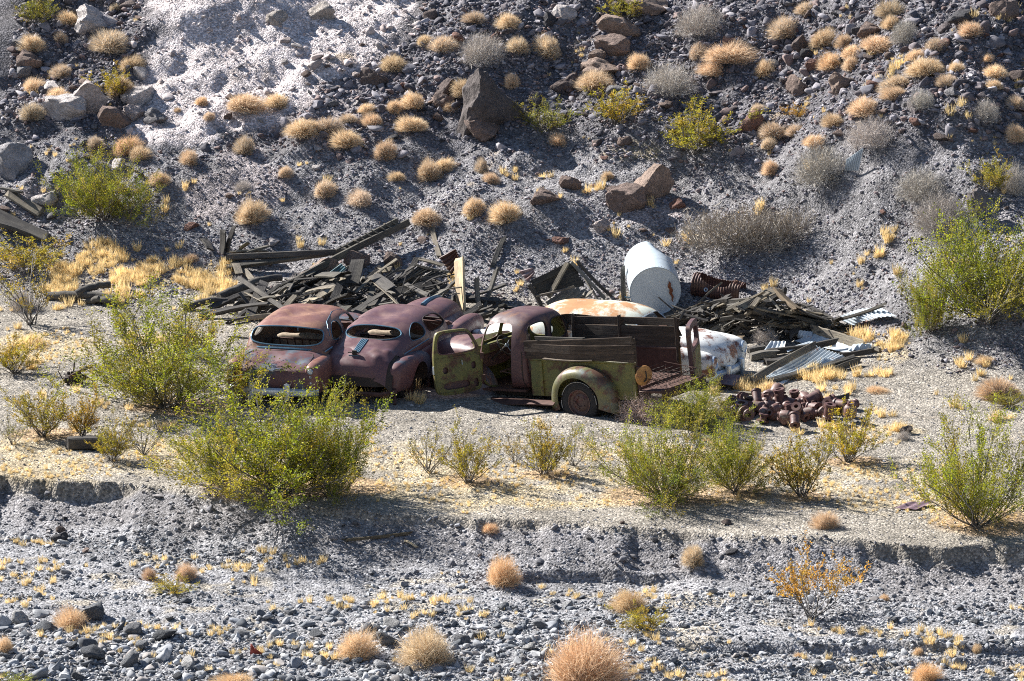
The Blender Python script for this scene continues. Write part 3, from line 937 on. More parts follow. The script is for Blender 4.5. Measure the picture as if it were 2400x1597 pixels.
# ---- maroon fastback, seen from behind
def fastback():
    well = .42
    cab_st = [(-2.40, .42, .60, .74), (-2.34, .56, .58, .88), (-2.18, .66, .60, 1.00), (-1.85, .74, .70, 1.13), (-1.45, .78, .78, 1.29), (-1.0, .82, .80, 1.46), (-.5, .83, .80, 1.56), (.0, .825, .80, 1.59), (.4, .81, .80, 1.55), (.66, .78, .80, 1.43), (.90, .71, .80, 1.22), (1.12, .66, .80, 1.05), (1.24, .56, .80, .99)]
    dd = [(-.55, .15, 1.58, .40, 0, 0, -.07), (-.2, -.1, 1.62, .3, 0, 0, -.035), (-.85, -.2, 1.5, .25, 0, 0, .012)]
    cfg = dict(
        paint=M_MAROON, roof=M_MAROON, cn=3.1, tum=.11, dents=dd, cabin=cab_st,
        hull=[(-2.36, .46, .50, .66), (-2.30, .64, .44, .76), (-2.1, .74, .38, .86), (-1.7, .80, .34, .96), (-1.0, .85, .32, 1.02), (-.2, .87, .30, 1.04), (.7, .86, .30, 1.05), (1.4, .74, .30, 1.06), (2.0, .60, .32, 1.06), (2.35, .48, .36, 1.0), (2.52, .30, .44, .84)],
        pit=(-1.2, 1.12, -.70, .70, .42, 1.08),
        openings=[(chaikin([(-.52, 1.245), (-.3, 1.225), (.3, 1.225), (.52, 1.245), (.57, 1.29), (.46, 1.39), (.2, 1.43), (-.2, 1.43), (-.46, 1.39), (-.57, 1.29)], 3, .25), 'x', -2.6, -.6, ('rear_window_trim', M_BLUETRIM, .014)),
                  (rear_window(.60, 1.12, 1.43), 'x', .55, 2.0, None),
                  (chaikin([(-1.22, 1.12), (-.52, 1.12), (-.52, 1.44), (-.75, 1.43), (-1.05, 1.31)], 3), 'y', -1.2, 0, ('window_trim', M_BLUETRIM, .008)),
                  (chaikin([(-.40, 1.12), (.62, 1.12), (.36, 1.44), (-.40, 1.47)], 3), 'y', -1.2, 0, ('window_trim', M_DARK, .010)),
                  (chaikin([(-1.22, 1.12), (-.52, 1.12), (-.52, 1.44), (-.75, 1.43), (-1.05, 1.31)], 3), 'y', 0, 1.2, None),
                  (chaikin([(-.40, 1.12), (.62, 1.12), (.36, 1.44), (-.40, 1.47)], 3), 'y', 0, 1.2, None),
                  # gap where the bent trunk lid stands off the body
                  (chaikin([(-.78, .50), (-.60, .52), (-.58, .70), (-.66, .95), (-.74, .95), (-.72, .7)], 2), 'x', -2.8, -1.75, None)],
        wells=[(-1.38, .36, well), (1.48, .36, well)],
        wheels=[(-1.38, .68, .26, .36), (-1.38, -.68, .26, .36), (1.48, -.70, .26, .36), (1.48, .70, .26, .36)],
        fenders=[('rear_fender', [(-2.28, .05, .42, .74, .78), (-2.22, .13, .36, .84, .79), (-2.0, .18, .33, .91, .80), (-1.6, .20, .31, .94, .82), (-1.1, .19, .31, .92, .82), (-.75, .14, .33, .82, .82), (-.5, .05, .36, .62, .83)], [(-1.38, .36, well)], M_PATCH, []),
                 ('front_fender', [(.5, .06, .36, .8, .80), (.8, .14, .33, .93, .79), (1.35, .21, .31, 1.0, .78), (1.9, .21, .32, .99, .76), (2.3, .17, .38, .92, .74), (2.44, .09, .46, .80, .74)], [(1.48, .36, well)], M_MAROON, [])],
    )
    low_roof(cfg, .80)
    p = hit(934, 880)
    e, bvh, b = sedan('fastback_car', 'maroon fastback car with its back to the camera, bent trunk lid', (p.x, p.y, p.z), R(70), cfg)
    e.location.z -= .12
    # trunk lid: a pressed panel standing proud, its right edge bent up
    ys = np.linspace(-.68, .62, 33); us = np.linspace(0, 1, 26)
    G = np.zeros((len(us), len(ys), 3))
    A = catmull(cfg['cabin'], 10)
    for i, u in enumerate(us):
        x = -1.62 - .80 * u
        for j, y in enumerate(ys):
            prof_z = np.interp(x, A[:, 0], A[:, 3]); hw = np.interp(x, A[:, 0], A[:, 1])
            q = min(abs(y) / .80, .985)
            z = .58 + (prof_z - .58) * (1 - q ** 2.9) ** (1 / 2.9)
            G[i, j] = (x, y, z + .02)
    # the lower half turns down into the tail
    for i, u in enumerate(us):
        if u > .72:
            k = (u - .72) / .28
            G[i, :, 0] = -1.62 - .80 * .72 - .20 * math.sin(k * 1.4)
            G[i, :, 2] = G[int(.72 * 25), :, 2] - .40 * k ** 1.25
    G = dent(G, [(-2.05, .25, 1.02, .18, .02, 0, -.06), (-2.0, -.30, 1.0, .16, 0, 0, .05), (-2.12, -.42, .95, .14, -.04, 0, .045), (-2.2, -.15, .85, .14, .05, 0, -.01), (-2.3, .45, .8, .2, .05, 0, 0), (-1.9, -.55, 1.0, .14, 0, 0, .05)])
    # dark sheets stand in for the shade beside and below the bent lid
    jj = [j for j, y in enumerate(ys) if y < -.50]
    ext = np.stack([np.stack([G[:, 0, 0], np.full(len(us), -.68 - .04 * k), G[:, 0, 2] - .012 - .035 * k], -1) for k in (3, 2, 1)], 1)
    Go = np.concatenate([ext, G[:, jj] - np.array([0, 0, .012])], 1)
    V, F = sheet(Go[6:, ::-1], .004); MB().add(V, F).build('trunk_shade_sheet', M_DARK, e)
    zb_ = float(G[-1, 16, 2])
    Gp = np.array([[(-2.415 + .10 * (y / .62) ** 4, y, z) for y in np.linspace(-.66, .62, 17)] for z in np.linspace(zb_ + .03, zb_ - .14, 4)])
    V, F = sheet(Gp, .004); MB().add(V, F).build('rear_shade_sheet', M_DARK, e)  # solid dark sheet, its colour gives the shade below the lid
    V, F = sheet(G[:, ::-1], .016)
    lid = MB().add(V, F).build('trunk_lid', M_MAROON, e)
    for k in range(5):
        y = .02 + (k - 2) * .030
        pts = []
        for u in np.linspace(.04, .62, 14):
            i = min(int(u * 25), 24); f = u * 25 - i; j = int(np.argmin(abs(ys - y)))
            q = G[i, j] * (1 - f) + G[i + 1, j] * f
            pts.append((q[0], y, q[2] + .006))
        MB().tube(pts, .011, False, 6).build('chrome_strip', M_BLUETRIM, lid)
    i = int(.70 * 25); j = int(np.argmin(abs(ys - .02))); q = G[i, j]
    MB().box(q[0] - .05, q[0] + .0, -.09, .13, q[2] - .06, q[2] - .02).build('trunk_handle', M_BLUETRIM, lid)
    mb = MB().box(q[0] - .05, q[0] - .005, -.02, .06, q[2] - .01, q[2] + .07); mb.box(q[0] - .06, q[0] - .02, -.08, .14, q[2] + .02, q[2] + .035)
    mb.build('lock_bracket', M_DARK, lid)
    # grey primer patch and dark disc for the shade in a lamp hole on the right rear fender, side trim, bent bumper iron
    o = lathe_disc(e, 'lamp_hole_shade', M_DARK, (-2.262, -.80, .60), (-1, -.12, .0), [(.001, .012), (.05, .012), (.05, -.03)], 8)
    MB().tube([(-1.75, -.815, .99), (-1.3, -.845, 1.02), (-.6, -.865, 1.045)], .013, False, 5).build('side_trim', M_BLUETRIM, e)
    mb = MB(); mb.tube([(-2.42, .5, .38), (-2.44, 0, .33), (-2.42, -.6, .34), (-2.3, -.88, .40)], .045, False, 6); mb.tube([(-2.2, -.3, .36), (-2.5, -.35, .25)], .03); mb.tube([(-2.1, -.75, .4), (-2.35, -.86, .16)], .03)
    mb.build('bumper_bracket', M_BROWNIRON, e)
    # pale blue band on the bulging hood
    hp = [(-.0 + x, 0.0, np.interp(x, [1.0, 1.4, 2.0, 2.35], [1.085, 1.085, 1.08, 1.02])) for x in np.linspace(1.2, 2.3, 10)]
    hood = MB(); Gh = loft_grid([(1.05, .46, .80, 1.12), (1.3, .50, .80, 1.24), (1.7, .50, .78, 1.27), (2.1, .46, .74, 1.24), (2.4, .38, .68, 1.12), (2.56, .26, .62, .92), (2.60, .1, .6, .8)], 7, 40, 2.3, 0, .5)
    shd = grid_mesh(Gh); shade(shd); hd = link('hood', shd, M_MAROON, e)
    MB().tube([(x, 0, np.interp(x, [1.05, 1.3, 1.7, 2.1, 2.4], [1.12, 1.24, 1.272, 1.242, 1.13])) for x in np.linspace(1.3, 2.3, 12)], [.05] * 12, False, 6).build('hood_band', M_BLUETRIM, hd)
    return e
fastback()

# ---- white car, seen over the pickup bed, nose to the right
def white_car():
    well = .40
    cfg = dict(
        paint=M_WHITE, roof=M_WHITEROOF, cn=2.8, tum=.14,
        hull=[(-2.55, .50, .50, .68), (-2.46, .72, .42, .84), (-2.2, .82, .36, .96), (-1.6, .87, .32, 1.02), (-.4, .90, .30, 1.02), (.7, .90, .30, 1.02), (1.4, .88, .30, 1.01), (2.0, .84, .30, .98), (2.35, .78, .32, .90), (2.52, .62, .38, .78), (2.58, .4, .44, .66)],
        cabin=[(-1.5, .66, .80, 1.0), (-1.35, .74, .80, 1.22), (-1.15, .79, .80, 1.40), (-.75, .83, .80, 1.50), (-.1, .845, .80, 1.54), (.5, .84, .80, 1.52), (.88, .80, .80, 1.42), (1.10, .76, .80, 1.22), (1.28, .70, .80, 1.04), (1.38, .6, .80, .96)],
        dents=[(-.3, .0, 1.52, .55, 0, 0, -.06)],
        hull_dents=[(1.7, -.5, 1.0, .2, 0, 0, -.05), (2.3, -.7, .7, .2, -.06, .06, 0)],
        pit=(-1.1, 1.0, -.72, .72, .42, 1.05),
        openings=[(rear_window(.62, 1.08, 1.32), 'x', -2.2, -.8, None), (rear_window(.62, 1.09, 1.38), 'x', .75, 2.0, ('windshield_trim', M_CHROME, .012)),
                  (chaikin([(-.95, 1.08), (.92, 1.08), (.66, 1.38), (-.75, 1.40)], 3), 'y', -1.3, 1.3, None)],
        wells=[(-1.45, .36, well), (1.50, .36, well)],
        wheels=[(-1.45, .72, .28, .36), (1.50, -.72, .28, .36), (1.50, .72, .28, .36)],
        fenders=[('rear_fender', [(-2.52, .06, .46, .86, .78), (-2.4, .13, .38, .92, .78), (-1.9, .16, .33, .94, .79), (-1.3, .16, .32, .92, .80), (-.8, .08, .36, .8, .82)], [(-1.45, .36, well)], M_WHITE, []),
                 ('front_fender', [(.5, .06, .36, .8, .83), (.9, .12, .33, .92, .81), (1.5, .17, .32, .98, .79), (2.1, .18, .33, .97, .77), (2.46, .17, .38, .92, .76), (2.60, .12, .46, .84, .76), (2.62, .10, .48, .82, .76)], [(1.50, .36, well)], M_WHITE, [(2.4, -.7, .5, .25, -.05, .08, 0)])],
    )
    c = at_y(1418, 880, 3.35)
    e, bvh, b = sedan('white_car', 'white car with rust patched nose behind the pickup bed', (c.x, 3.35, GROUND0(c.x, 3.35)), R(-25), cfg)
    e.location.z -= .24
    # rounded hood and nose panel, lamp sockets, heavy bumper with two guards
    Gh = loft_grid([(.95, .50, .70, 1.02), (1.3, .58, .70, 1.12), (1.8, .60, .66, 1.15), (2.2, .56, .60, 1.10), (2.48, .48, .54, .98), (2.64, .36, .52, .82), (2.68, .16, .52, .68)], 8, 48, 2.6, 0, .5)
    Gh = dent(Gh, [(1.6, -.2, 1.15, .3, 0, 0, -.04)])
    hd = link('hood', shade(grid_mesh(Gh)), M_WHITE, e)
    MB().tube([(2.655 - .10 * (y / .36) ** 2, y, .655) for y in np.linspace(-.42, .42, 15)], .020, False, 6).build('hood_lip', M_BROWNIRON, hd)
    for s in (1, -1):
        lathe_disc(e, 'headlight_ring', M_CHROME, (2.60, .745 * s, .74), (1, 0, .05), [(.125, -.08), (.125, .02), (.112, .035), (.098, .02), (.095, -.05)], 24)
        lathe_disc(e, 'headlight_socket', M_DARK, (2.60, .745 * s, .74), (1, 0, .05), [(.096, .012), (.085, -.012), (.001, -.02)], 20)
    bumper(e, M_CHROME, 2.70, .92, .44, .20, 'front_bumper', .20, (-.34, .34), 1)
    return e
white_car()
# ================================================================== pickup truck
def pickup():
    p = hit(1372, 970)
    ang = R(180 - 35)                                     # heading left and away
    h = Vector((math.cos(ang), math.sin(ang), 0)); left = Vector((-h.y, h.x, 0))
    o = Vector((p.x, p.y, 0)) - left * .80
    e = empty('pickup_truck', (o.x, o.y, GROUND0(o.x, o.y) - .16), ang)
    e.rotation_euler = (0, R(5.6), ang); e.scale = (1.06, 1.06, 1.06)
    tag(e, 'yellow green and rust pickup truck with open door and plank sides', 'pickup truck')
    # --- cab
    st = [(1.17, .50, .52, 1.50), (1.19, .64, .48, 1.66), (1.25, .73, .46, 1.76), (1.40, .775, .45, 1.82), (1.70, .79, .45, 1.845), (1.96, .785, .45, 1.83), (2.08, .775, .45, 1.77), (2.17, .76, .45, 1.62), (2.26, .74, .45, 1.38), (2.36, .70, .45, 1.24), (2.60, .62, .5, 1.18)]
    G = dent(loft_grid(st, 8, 96, 3.6, .10, .35), [(1.9, .1, 1.86, .3, 0, 0, -.02)])
    cab = grid_mesh(G); cab.materials.append(M_CABRUST)
    bvh = bvh_of(cab)
    inner = grid_mesh(loft_grid(st, 8, 72, 3.6, .10, .35, .04))
    door = chaikin([(1.50, .50), (2.16, .50), (2.16, 1.24), (2.08, 1.66), (1.58, 1.70), (1.48, 1.60)], 3, .14)
    ops = [(inner, 'DIFFERENCE', M_OLIVE),
           (prism(door, 'y', .3, 1.3), 'DIFFERENCE', M_OLIVE),
           (prism(chaikin([(1.55, 1.22), (2.12, 1.22), (2.02, 1.62), (1.58, 1.64)], 3), 'y', -1.3, -.3), 'DIFFERENCE', M_OLIVE),
           (prism(chaikin([(.05, 1.32), (.60, 1.32), (.56, 1.66), (.05, 1.69)], 3, .15), 'x', 1.85, 3.2), 'DIFFERENCE', M_OLIVE),
           (prism(chaikin([(-.05, 1.32), (-.60, 1.32), (-.56, 1.66), (-.05, 1.69)], 3, .15), 'x', 1.9, 3.2), 'DIFFERENCE', M_OLIVE)]
    for s in (1, -1):
        ops.append((prism(chaikin([(.06 * s, 1.27), (.60 * s, 1.27), (.58 * s, 1.65), (.06 * s, 1.67)], 3, .2), 'x', .9, 1.7), 'DIFFERENCE', M_CABRUST))
    body = shade(boolean(cab, ops), 34)
    cb = link('cab', body, None, e)
    for s in (1, -1):
        pts = on_surface(bvh, [(0, a, c) for a, c in chaikin([(.06 * s, 1.27), (.60 * s, 1.27), (.58 * s, 1.65), (.06 * s, 1.67)], 3, .2)], (1, 0, 0))
        MB().tube(pts, .012, True, 6).build('window_frame', M_DARK, cb)
    MB().tube(on_surface(bvh, [(1.28 + .0 * k, 0, z) for k, z in enumerate(np.linspace(.5, 1.2, 8))], (0, -1, 0)), .010).build('body_seam', M_DARK, cb)
    # --- dashboard, steering wheel, seat, floor
    MB().box(2.14, 2.24, -.70, .70, 1.12, 1.28).build('dashboard', M_OLIVE, e)
    MB().box(2.11, 2.15, .22, .50, 1.15, 1.26).build('instrument_panel', M_BROWNIRON, e)
    steering(e, (1.84, .38, 1.24), R(38), .21)
    fl = MB().box(1.25, 2.6, -.72, .72, .47, .51); fl.build('floor', M_BROWNIRON, e)
    mb = MB()
    for k in range(8): mb.tube([(1.45, -.6 + .17 * k, .75), (1.85, -.6 + .17 * k, .80)], .012, False, 4)
    mb.tube([(1.85, -.65, .8), (1.85, .62, .8)], .018); mb.tube([(1.40, -.65, 1.1), (1.40, .62, 1.1)], .018)
    mb.build('seat_frame', M_BROWNIRON, e)
    # --- open door
    d = empty('door'); d.parent = e; d.location = (2.15, .80, 0); d.rotation_euler = (0, 0, R(-118))
    outl = chaikin([(0, .50), (-.94, .50), (-.94, 1.24), (-.86, 1.68), (-.20, 1.66), (0, 1.24)], 3, .13)
    win = chaikin([(-.05, 1.24), (-.87, 1.24), (-.81, 1.62), (-.22, 1.61)], 3, .16)
    skin = boolean(prism(outl, 'y', .0, .012), [(prism(win, 'y', -.2, .2), 'DIFFERENCE', None)])
    link('outer_skin', shade(skin), M_CABRUST, d)
    holes = [(-.16, .98, .09, .13), (-.72, .96, .10, .12), (-.13, .66, .09, .15)]
    ops = [(prism(win, 'y', -.2, .2), 'DIFFERENCE', None), (prism(chaikin([(-.78, .60), (-.30, .60), (-.24, .66), (-.30, .74), (-.78, .74)], 3), 'y', -.2, .2), 'DIFFERENCE', None)]
    for (x, z, w, hh) in holes:
        ops.append((prism(chaikin([(x - w / 2, z - hh / 2), (x + w / 2, z - hh / 2), (x + w / 2, z + hh / 2), (x - w / 2, z + hh / 2)], 2), 'y', -.2, .2), 'DIFFERENCE', None))
    pan = boolean(prism(outl, 'y', -.055, -.045), ops)
    ip = link('inner_panel', shade(pan), M_OLIVE, d)
    rimv = MB()
    on = len(outl)
    V = [(a, y, b) for y in (-.046, .002) for a, b in outl]; rimv.add(V, [(i, (i + 1) % on, (i + 1) % on + on, i + on) for i in range(on)])
    wn_ = len(win); V = [(a, y, b) for y in (-.046, .002) for a, b in win]; rimv.add(V, [(i, (i + 1) % wn_, (i + 1) % wn_ + wn_, i + wn_) for i in range(wn_)])
    rimv.build('door_edge', M_OLIVE, d)
    MB().tube([(a, -.058, b) for a, b in win], .012, True, 6).build('window_frame', M_CABRUST, d)
    MB().tube([(-.40, -.06, 1.10), (-.40, -.09, 1.10), (-.40, -.095, 1.03)], .010).build('window_crank', M_CHROME, ip)
    MB().tube([(-.90, -.058, .56), (-.05, -.058, .56)], .010).build('bottom_ridge', M_OLIVE, ip)
    MB().tube([(a * .94 - .025, -.057, .50 + (b - .50) * .955 + .02) for a, b in outl if b < 1.22], .007, False, 5).build('pressed_edge', M_OLIVE, ip)
    for z in (.72, 1.12):
        MB().box(-.03, .05, -.075, -.02, z - .05, z + .05).build('hinge', M_BROWNIRON, d)
    MB().box(-.955, -.93, -.05, -.01, .92, 1.06).build('latch', M_CHROME, d)
    MB().box(-.62, -.42, -.062, -.056, 1.04, 1.15).build('cover_plate', M_OLIVE, ip)
    # --- hood, grille, front fenders
    Gh = loft_grid([(2.35, .60, .80, 1.24), (2.65, .56, .78, 1.30), (3.1, .50, .74, 1.30), (3.45, .44, .70, 1.24), (3.68, .36, .62, 1.08), (3.76, .24, .6, .9)], 7, 48, 2.6, 0, .45)
    link('hood', shade(grid_mesh(Gh)), M_MAROON, e)
    MB().add(*sheet(np.array([[(2.34 + .02 * i, y, 1.262 + .012 * i - .05 * (y / .6) ** 2) for y in np.linspace(-.58, .58, 15)] for i in range(8)])[:, ::-1], .01)).build('cowl', M_OLIVE, e)
    mb = MB()
    for k in range(9): mb.tube([(3.78, -.30 + .075 * k, .55), (3.80, -.30 + .075 * k, .95)], .014, False, 5)
    mb.tube([(3.78, -.36, .55), (3.78, .36, .55)], .02); mb.tube([(3.78, -.36, .95), (3.78, .36, .95)], .02)
    mb.build('grille', M_CHROME, e)
    def fender(name, cx, cz, y0, wid, s, mat, rin, top, a0, a1, tail=0.0, front=0.0):
        th = np.radians(np.linspace(a0, a1, 40)); ta = np.linspace(0, 1, 14)
        Gf = np.zeros((40, 14, 3))
        for i, t in enumerate(th):
            c, sn = math.cos(t), math.sin(t)
            Ro = top * (1 + (tail if c < 0 else front) * abs(c) ** 2.2)
            if sn < 0: Ro *= 1 + .25 * abs(sn)
            for j, u in enumerate(ta):
                k = u * math.pi / 2
                r = rin + (Ro - rin) * max(math.cos(k), 0) ** .75
                wd = wid * (1 - .35 * max(0, -sn) - .25 * abs(c) ** 4)
                Gf[i, j] = (cx + r * c, s * (y0 + wd * math.sin(k) ** .72), cz + r * sn)
        V, F = sheet(Gf if s > 0 else Gf[:, ::-1], .012)
        o = MB().add(V, F).build(name, mat, e)
        return o
    for s in (1, -1):
        fender('front_fender', 2.92, .42, .42, .46, s, M_BLUERUST, .43, .58, -14, 205, .45, .12)
        lathe_disc(e, 'headlight', M_CHROME, (3.62, .60 * s, .86), (1, 0, 0), [(.001, .06), (.08, .045), (.10, .02), (.10, 0), (.06, -.12), (.001, -.15)], 18)
    for s in (1, -1):
        fender('rear_fender', 0.0, .40, .70, .30, s, M_FENDER, .43, .60, -22, 196, .22, .05)
    # --- bed
    def bedside(s, name):
        mb = MB()
        mb.box(-1.12, 1.12, .70 * s - .012, .70 * s + .012, .42, 1.06)
        mb.tube([(-1.13, .705 * s, 1.075), (1.12, .705 * s, 1.075)], .030, False, 8)
        mb.box(.98, 1.12, .70 * s - .02, .70 * s + .026 * s, .43, 1.05) if False else None
        mb.box(-1.10, 1.10, min(.712 * s, .722 * s), max(.712 * s, .722 * s), .56, .58)
        for x in (-1.09, .88): mb.box(x - .03, x + .03, min(.712 * s, .745 * s), max(.712 * s, .745 * s), .43, 1.05)
        return mb.build(name, M_OLIVE if s > 0 else M_BROWNIRON, e)
    bedside(1, 'bed_side'); bedside(-1, 'bed_side')
    MB().box(1.09, 1.13, -.686, .686, .42, 1.06).build('bed_front', M_BROWNIRON, e)
    MB().box(-1.12, 1.085, -.686, .686, .60, .64).build('bed_floor', M_BROWNIRON, e)
    tg = MB().box(-1.62, -1.13, -.70, .70, .56, .60); tg.box(-1.64, -1.61, -.70, .70, .44, .62)
    tg.build('tailgate', M_BROWNIRON, e)
    MB().tube([(-1.14, .66, .45), (-1.16, .70, 1.02)], .03).build('corner_post', M_BROWNIRON, e)
    # running board, frame rail
    rb = MB()
    V, F = sheet(np.array([[(x, y, .335 + .03 * math.sin(x * 2.2) * (y - .7) * 3 - .05 * (y > .98)) for y in (.70, .80, .90, .985, 1.0)] for x in np.linspace(.50, 2.45, 16)])[:, ::-1], .02)
    rb.add(V, F); rb.build('running_board', M_BROWNIRON, e)
    MB().box(-1.1, 3.6, .42, .50, .36, .46).build('frame_rail', M_DARK, e); MB().box(-1.1, 3.6, -.50, -.42, .36, .46).build('frame_rail', M_DARK, e)
    # wheels
    wheel(e, 0, .82, .37, .375, 1, True); wheel(e, 0, -.82, .37, .375, -1); wheel(e, 2.92, .72, .37, .375, 1); wheel(e, 2.92, -.72, .37, .375, -1)
    # plank sides: each board a part
    def boards(s, specs, name='side_board'):
        for (x0, x1, z0, z1, w, seed, mt) in specs:
            L = math.hypot(x1 - x0, z1 - z0)
            o = link(name, plank_mesh(L, .032, w, seed, .03, .05, 7), mt, e)
            o.location = (x0, s * (.735 if s > 0 else .72), z0); o.rotation_euler = (0, -math.atan2(z1 - z0, x1 - x0), 0)
            o.color = (1, 1, 1, 1)
    boards(1, [(-1.12, 1.16, 1.17, 1.16, .145, 1, M_WOODBROWN), (-1.12, 1.20, 1.335, 1.29, .155, 2, M_WOODBROWN), (-1.10, 1.18, 1.49, 1.34, .13, 3, M_WOODBROWN), (-.1, .92, 1.47, 1.46, .07, 4, M_WOOD)])
    boards(-1, [(-1.12, 1.15, 1.19, 1.16, .20, 5, M_WOODBROWN), (-1.14, 1.13, 1.385, 1.35, .185, 6, M_WOODBROWN), (-1.12, 1.16, 1.545, 1.52, .13, 7, M_WOODBROWN)])
    for x, s in ((-1.10, 1), (1.13, 1), (-1.10, -1), (.1, -1), (1.1, -1)):
        o = link('stake', plank_mesh(.78 if s < 0 else .66, .06, .05, int(40 + x * 10), .01), M_WOODBROWN, e); o.location = (x, s * .685, .85); o.rotation_euler = (0, R(-90), 0)
    o = link('loose_slat', plank_mesh(1.0, .10, .022, 71), M_WOOD, e); o.location = (-.25, .75, 1.112); o.rotation_euler = (0, 0, .03); o.color = (1.7, 1.5, 1.3, 1)
    return e
TRUCK = pickup()

def truck_pt(x, y, z):
    m = Matrix.LocRotScale(TRUCK.location, TRUCK.rotation_euler, TRUCK.scale)
    return m @ Vector((x, y, z))

# ---- things lying on and about the truck
def tail_things():
    p = truck_pt(-1.22, .62, .85)
    o = empty('reflector_disc', p, TRUCK.rotation_euler.z)
    tag(o, 'round ochre metal disc hanging at the pickup bed corner', 'disc')
    lathe_disc(o, 'disc', M_OCHRE, (0, 0, 0), (-1, .35, 0), [(.001, .03), (.10, .026), (.185, .012), (.19, 0), (.19, -.008), (.001, -.004)], 30)
    MB().tube([(-.05, .02, .10), (-.09, .05, .02), (-.06, .0, -.06), (-.04, .05, -.10)], .014).build('hook', M_DARK, o)
    # bedspring tangle on the lowered gate
    rg = random.Random(9)
    e = empty('bedspring_tangle', truck_pt(-1.3, .05, .62), TRUCK.rotation_euler.z)
    tag(e, 'tangle of rusty bedspring wire on the lowered tailgate', 'bedspring')
    w = MB()
    for i in range(5):
        for j in range(8):
            cx, cy = -.22 + .16 * i, -.55 + .14 * j
            w.tube([(cx + .05 * math.cos(t), cy + .05 * math.sin(t), .01 + .018 * t + rg.uniform(-.004, .004)) for t in np.linspace(0, 9.4, 16)], .005, False, 3)
    w.build('springs', M_DARK, e)
    f = MB()
    for i in range(26):
        a = (rg.uniform(-.3, .5), rg.uniform(-.6, .6), rg.uniform(.04, .25)); b = (a[0] + rg.uniform(-.3, .3), a[1] + rg.uniform(-.4, .4), rg.uniform(.02, .25))
        f.tube([a, ((a[0] + b[0]) / 2, (a[1] + b[1]) / 2, max(a[2], b[2])), b], .004, False, 3)
    f.tube([(-.28, -.6, .2), (.45, -.6, .22), (.45, .6, .2), (-.28, .6, .17)], .009, True, 4)
    f.build('wires', M_BROWNIRON, e)
    # loose truck door standing at the far end of the plank side
    q = truck_pt(-1.22, -1.0, 0)
    d = empty('loose_door', (q.x, q.y, GROUND0(q.x, q.y) + .44), R(78))
    d.rotation_euler = (R(-7), 0, R(78))
    tag(d, 'rust red truck door with yellow base standing at the plank end', 'door', kind='thing')
    outl = chaikin([(-.45, .02), (.30, .02), (.45, .55), (.45, 1.16), (-.45, 1.16), (-.45, .6)], 3, .14)
    win = chaikin([(-.34, .70), (.34, .70), (.36, 1.04), (-.34, 1.04)], 3, .2)
    me = boolean(prism(outl, 'y', -.04, .04), [(prism(win, 'y', -.3, .3), 'DIFFERENCE', None)])
    link('door_shell', shade(me), M_CABRUST, d)
    lo = chaikin([(-.42, .05), (.28, .05), (.42, .55), (.42, .64), (-.42, .64)], 3, .12)
    me = prism(lo, 'y', -.046, -.041); link('painted_panel', me, M_OLIVE, d)
    me = prism(lo, 'y', .041, .046); link('painted_panel', me, M_OLIVE, d)
    # small bent rust sheet on the ground before the white car
    g = hit(1665, 905)
    G = np.array([[(x, y, .20 - .10 * x + .03 * math.sin(3 * x)) for y in np.linspace(-.25, .25, 5)] for x in np.linspace(-.5, .55, 9)])
    V, F = sheet(G, .01)
    s = MB().add(V, F).build('rust_sheet', M_MAROON); s.location = (g.x, g.y, g.z - .02); s.rotation_euler = (R(10), 0, R(-18))
    tag(s, 'bent rust sheet on the ground below the white car bumper', 'metal sheet')
tail_things()
# ================================================================== lumber, tank, tin and iron
PR = random.Random(31)
PLANKS = {}
def beam(x0, y0, h0, x1, y1, h1, w=.12, t=.05, col=(1, 1, 1), label=None, group=None, roll=None, mat=None, name='plank', cat='plank', warp=.03, face=None):
    """a board between two photo pixels, each end h metres above the ground"""
    a, b = hit(x0, y0, h0), hit(x1, y1, h1)
    d = b - a
    L = max(d.length, .1)
    me = plank_mesh(L, w, t, PR.randrange(10 ** 6), warp, min(.10, .12 * L), 6)
    o = link(name, me, mat or M_WOOD, None, a)
    q = d.to_track_quat('X', 'Z') @ Euler((PR.uniform(-.6, .6) if roll is None else roll, 0, 0)).to_quaternion()
    if face is not None:
        X = d.normalized(); Yv = Vector(face).cross(X).normalized(); Zv = X.cross(Yv)
        q = Matrix((X, Yv, Zv)).transposed().to_quaternion()
    o.rotation_euler = q.to_euler()
    k = PR.uniform(.8, 1.2)
    o.color = (col[0] * k, col[1] * k, col[2] * k, 1)
    if group and label and label.startswith('weathered'):
        lum = sum(col) / 3
        label = ('wide ' if w > .15 else 'narrow ' if w < .07 else '') + ('dark' if lum < .75 else 'grey' if lum < 1.3 else 'pale') + label[9:]
    return tag(o, label, cat, group)

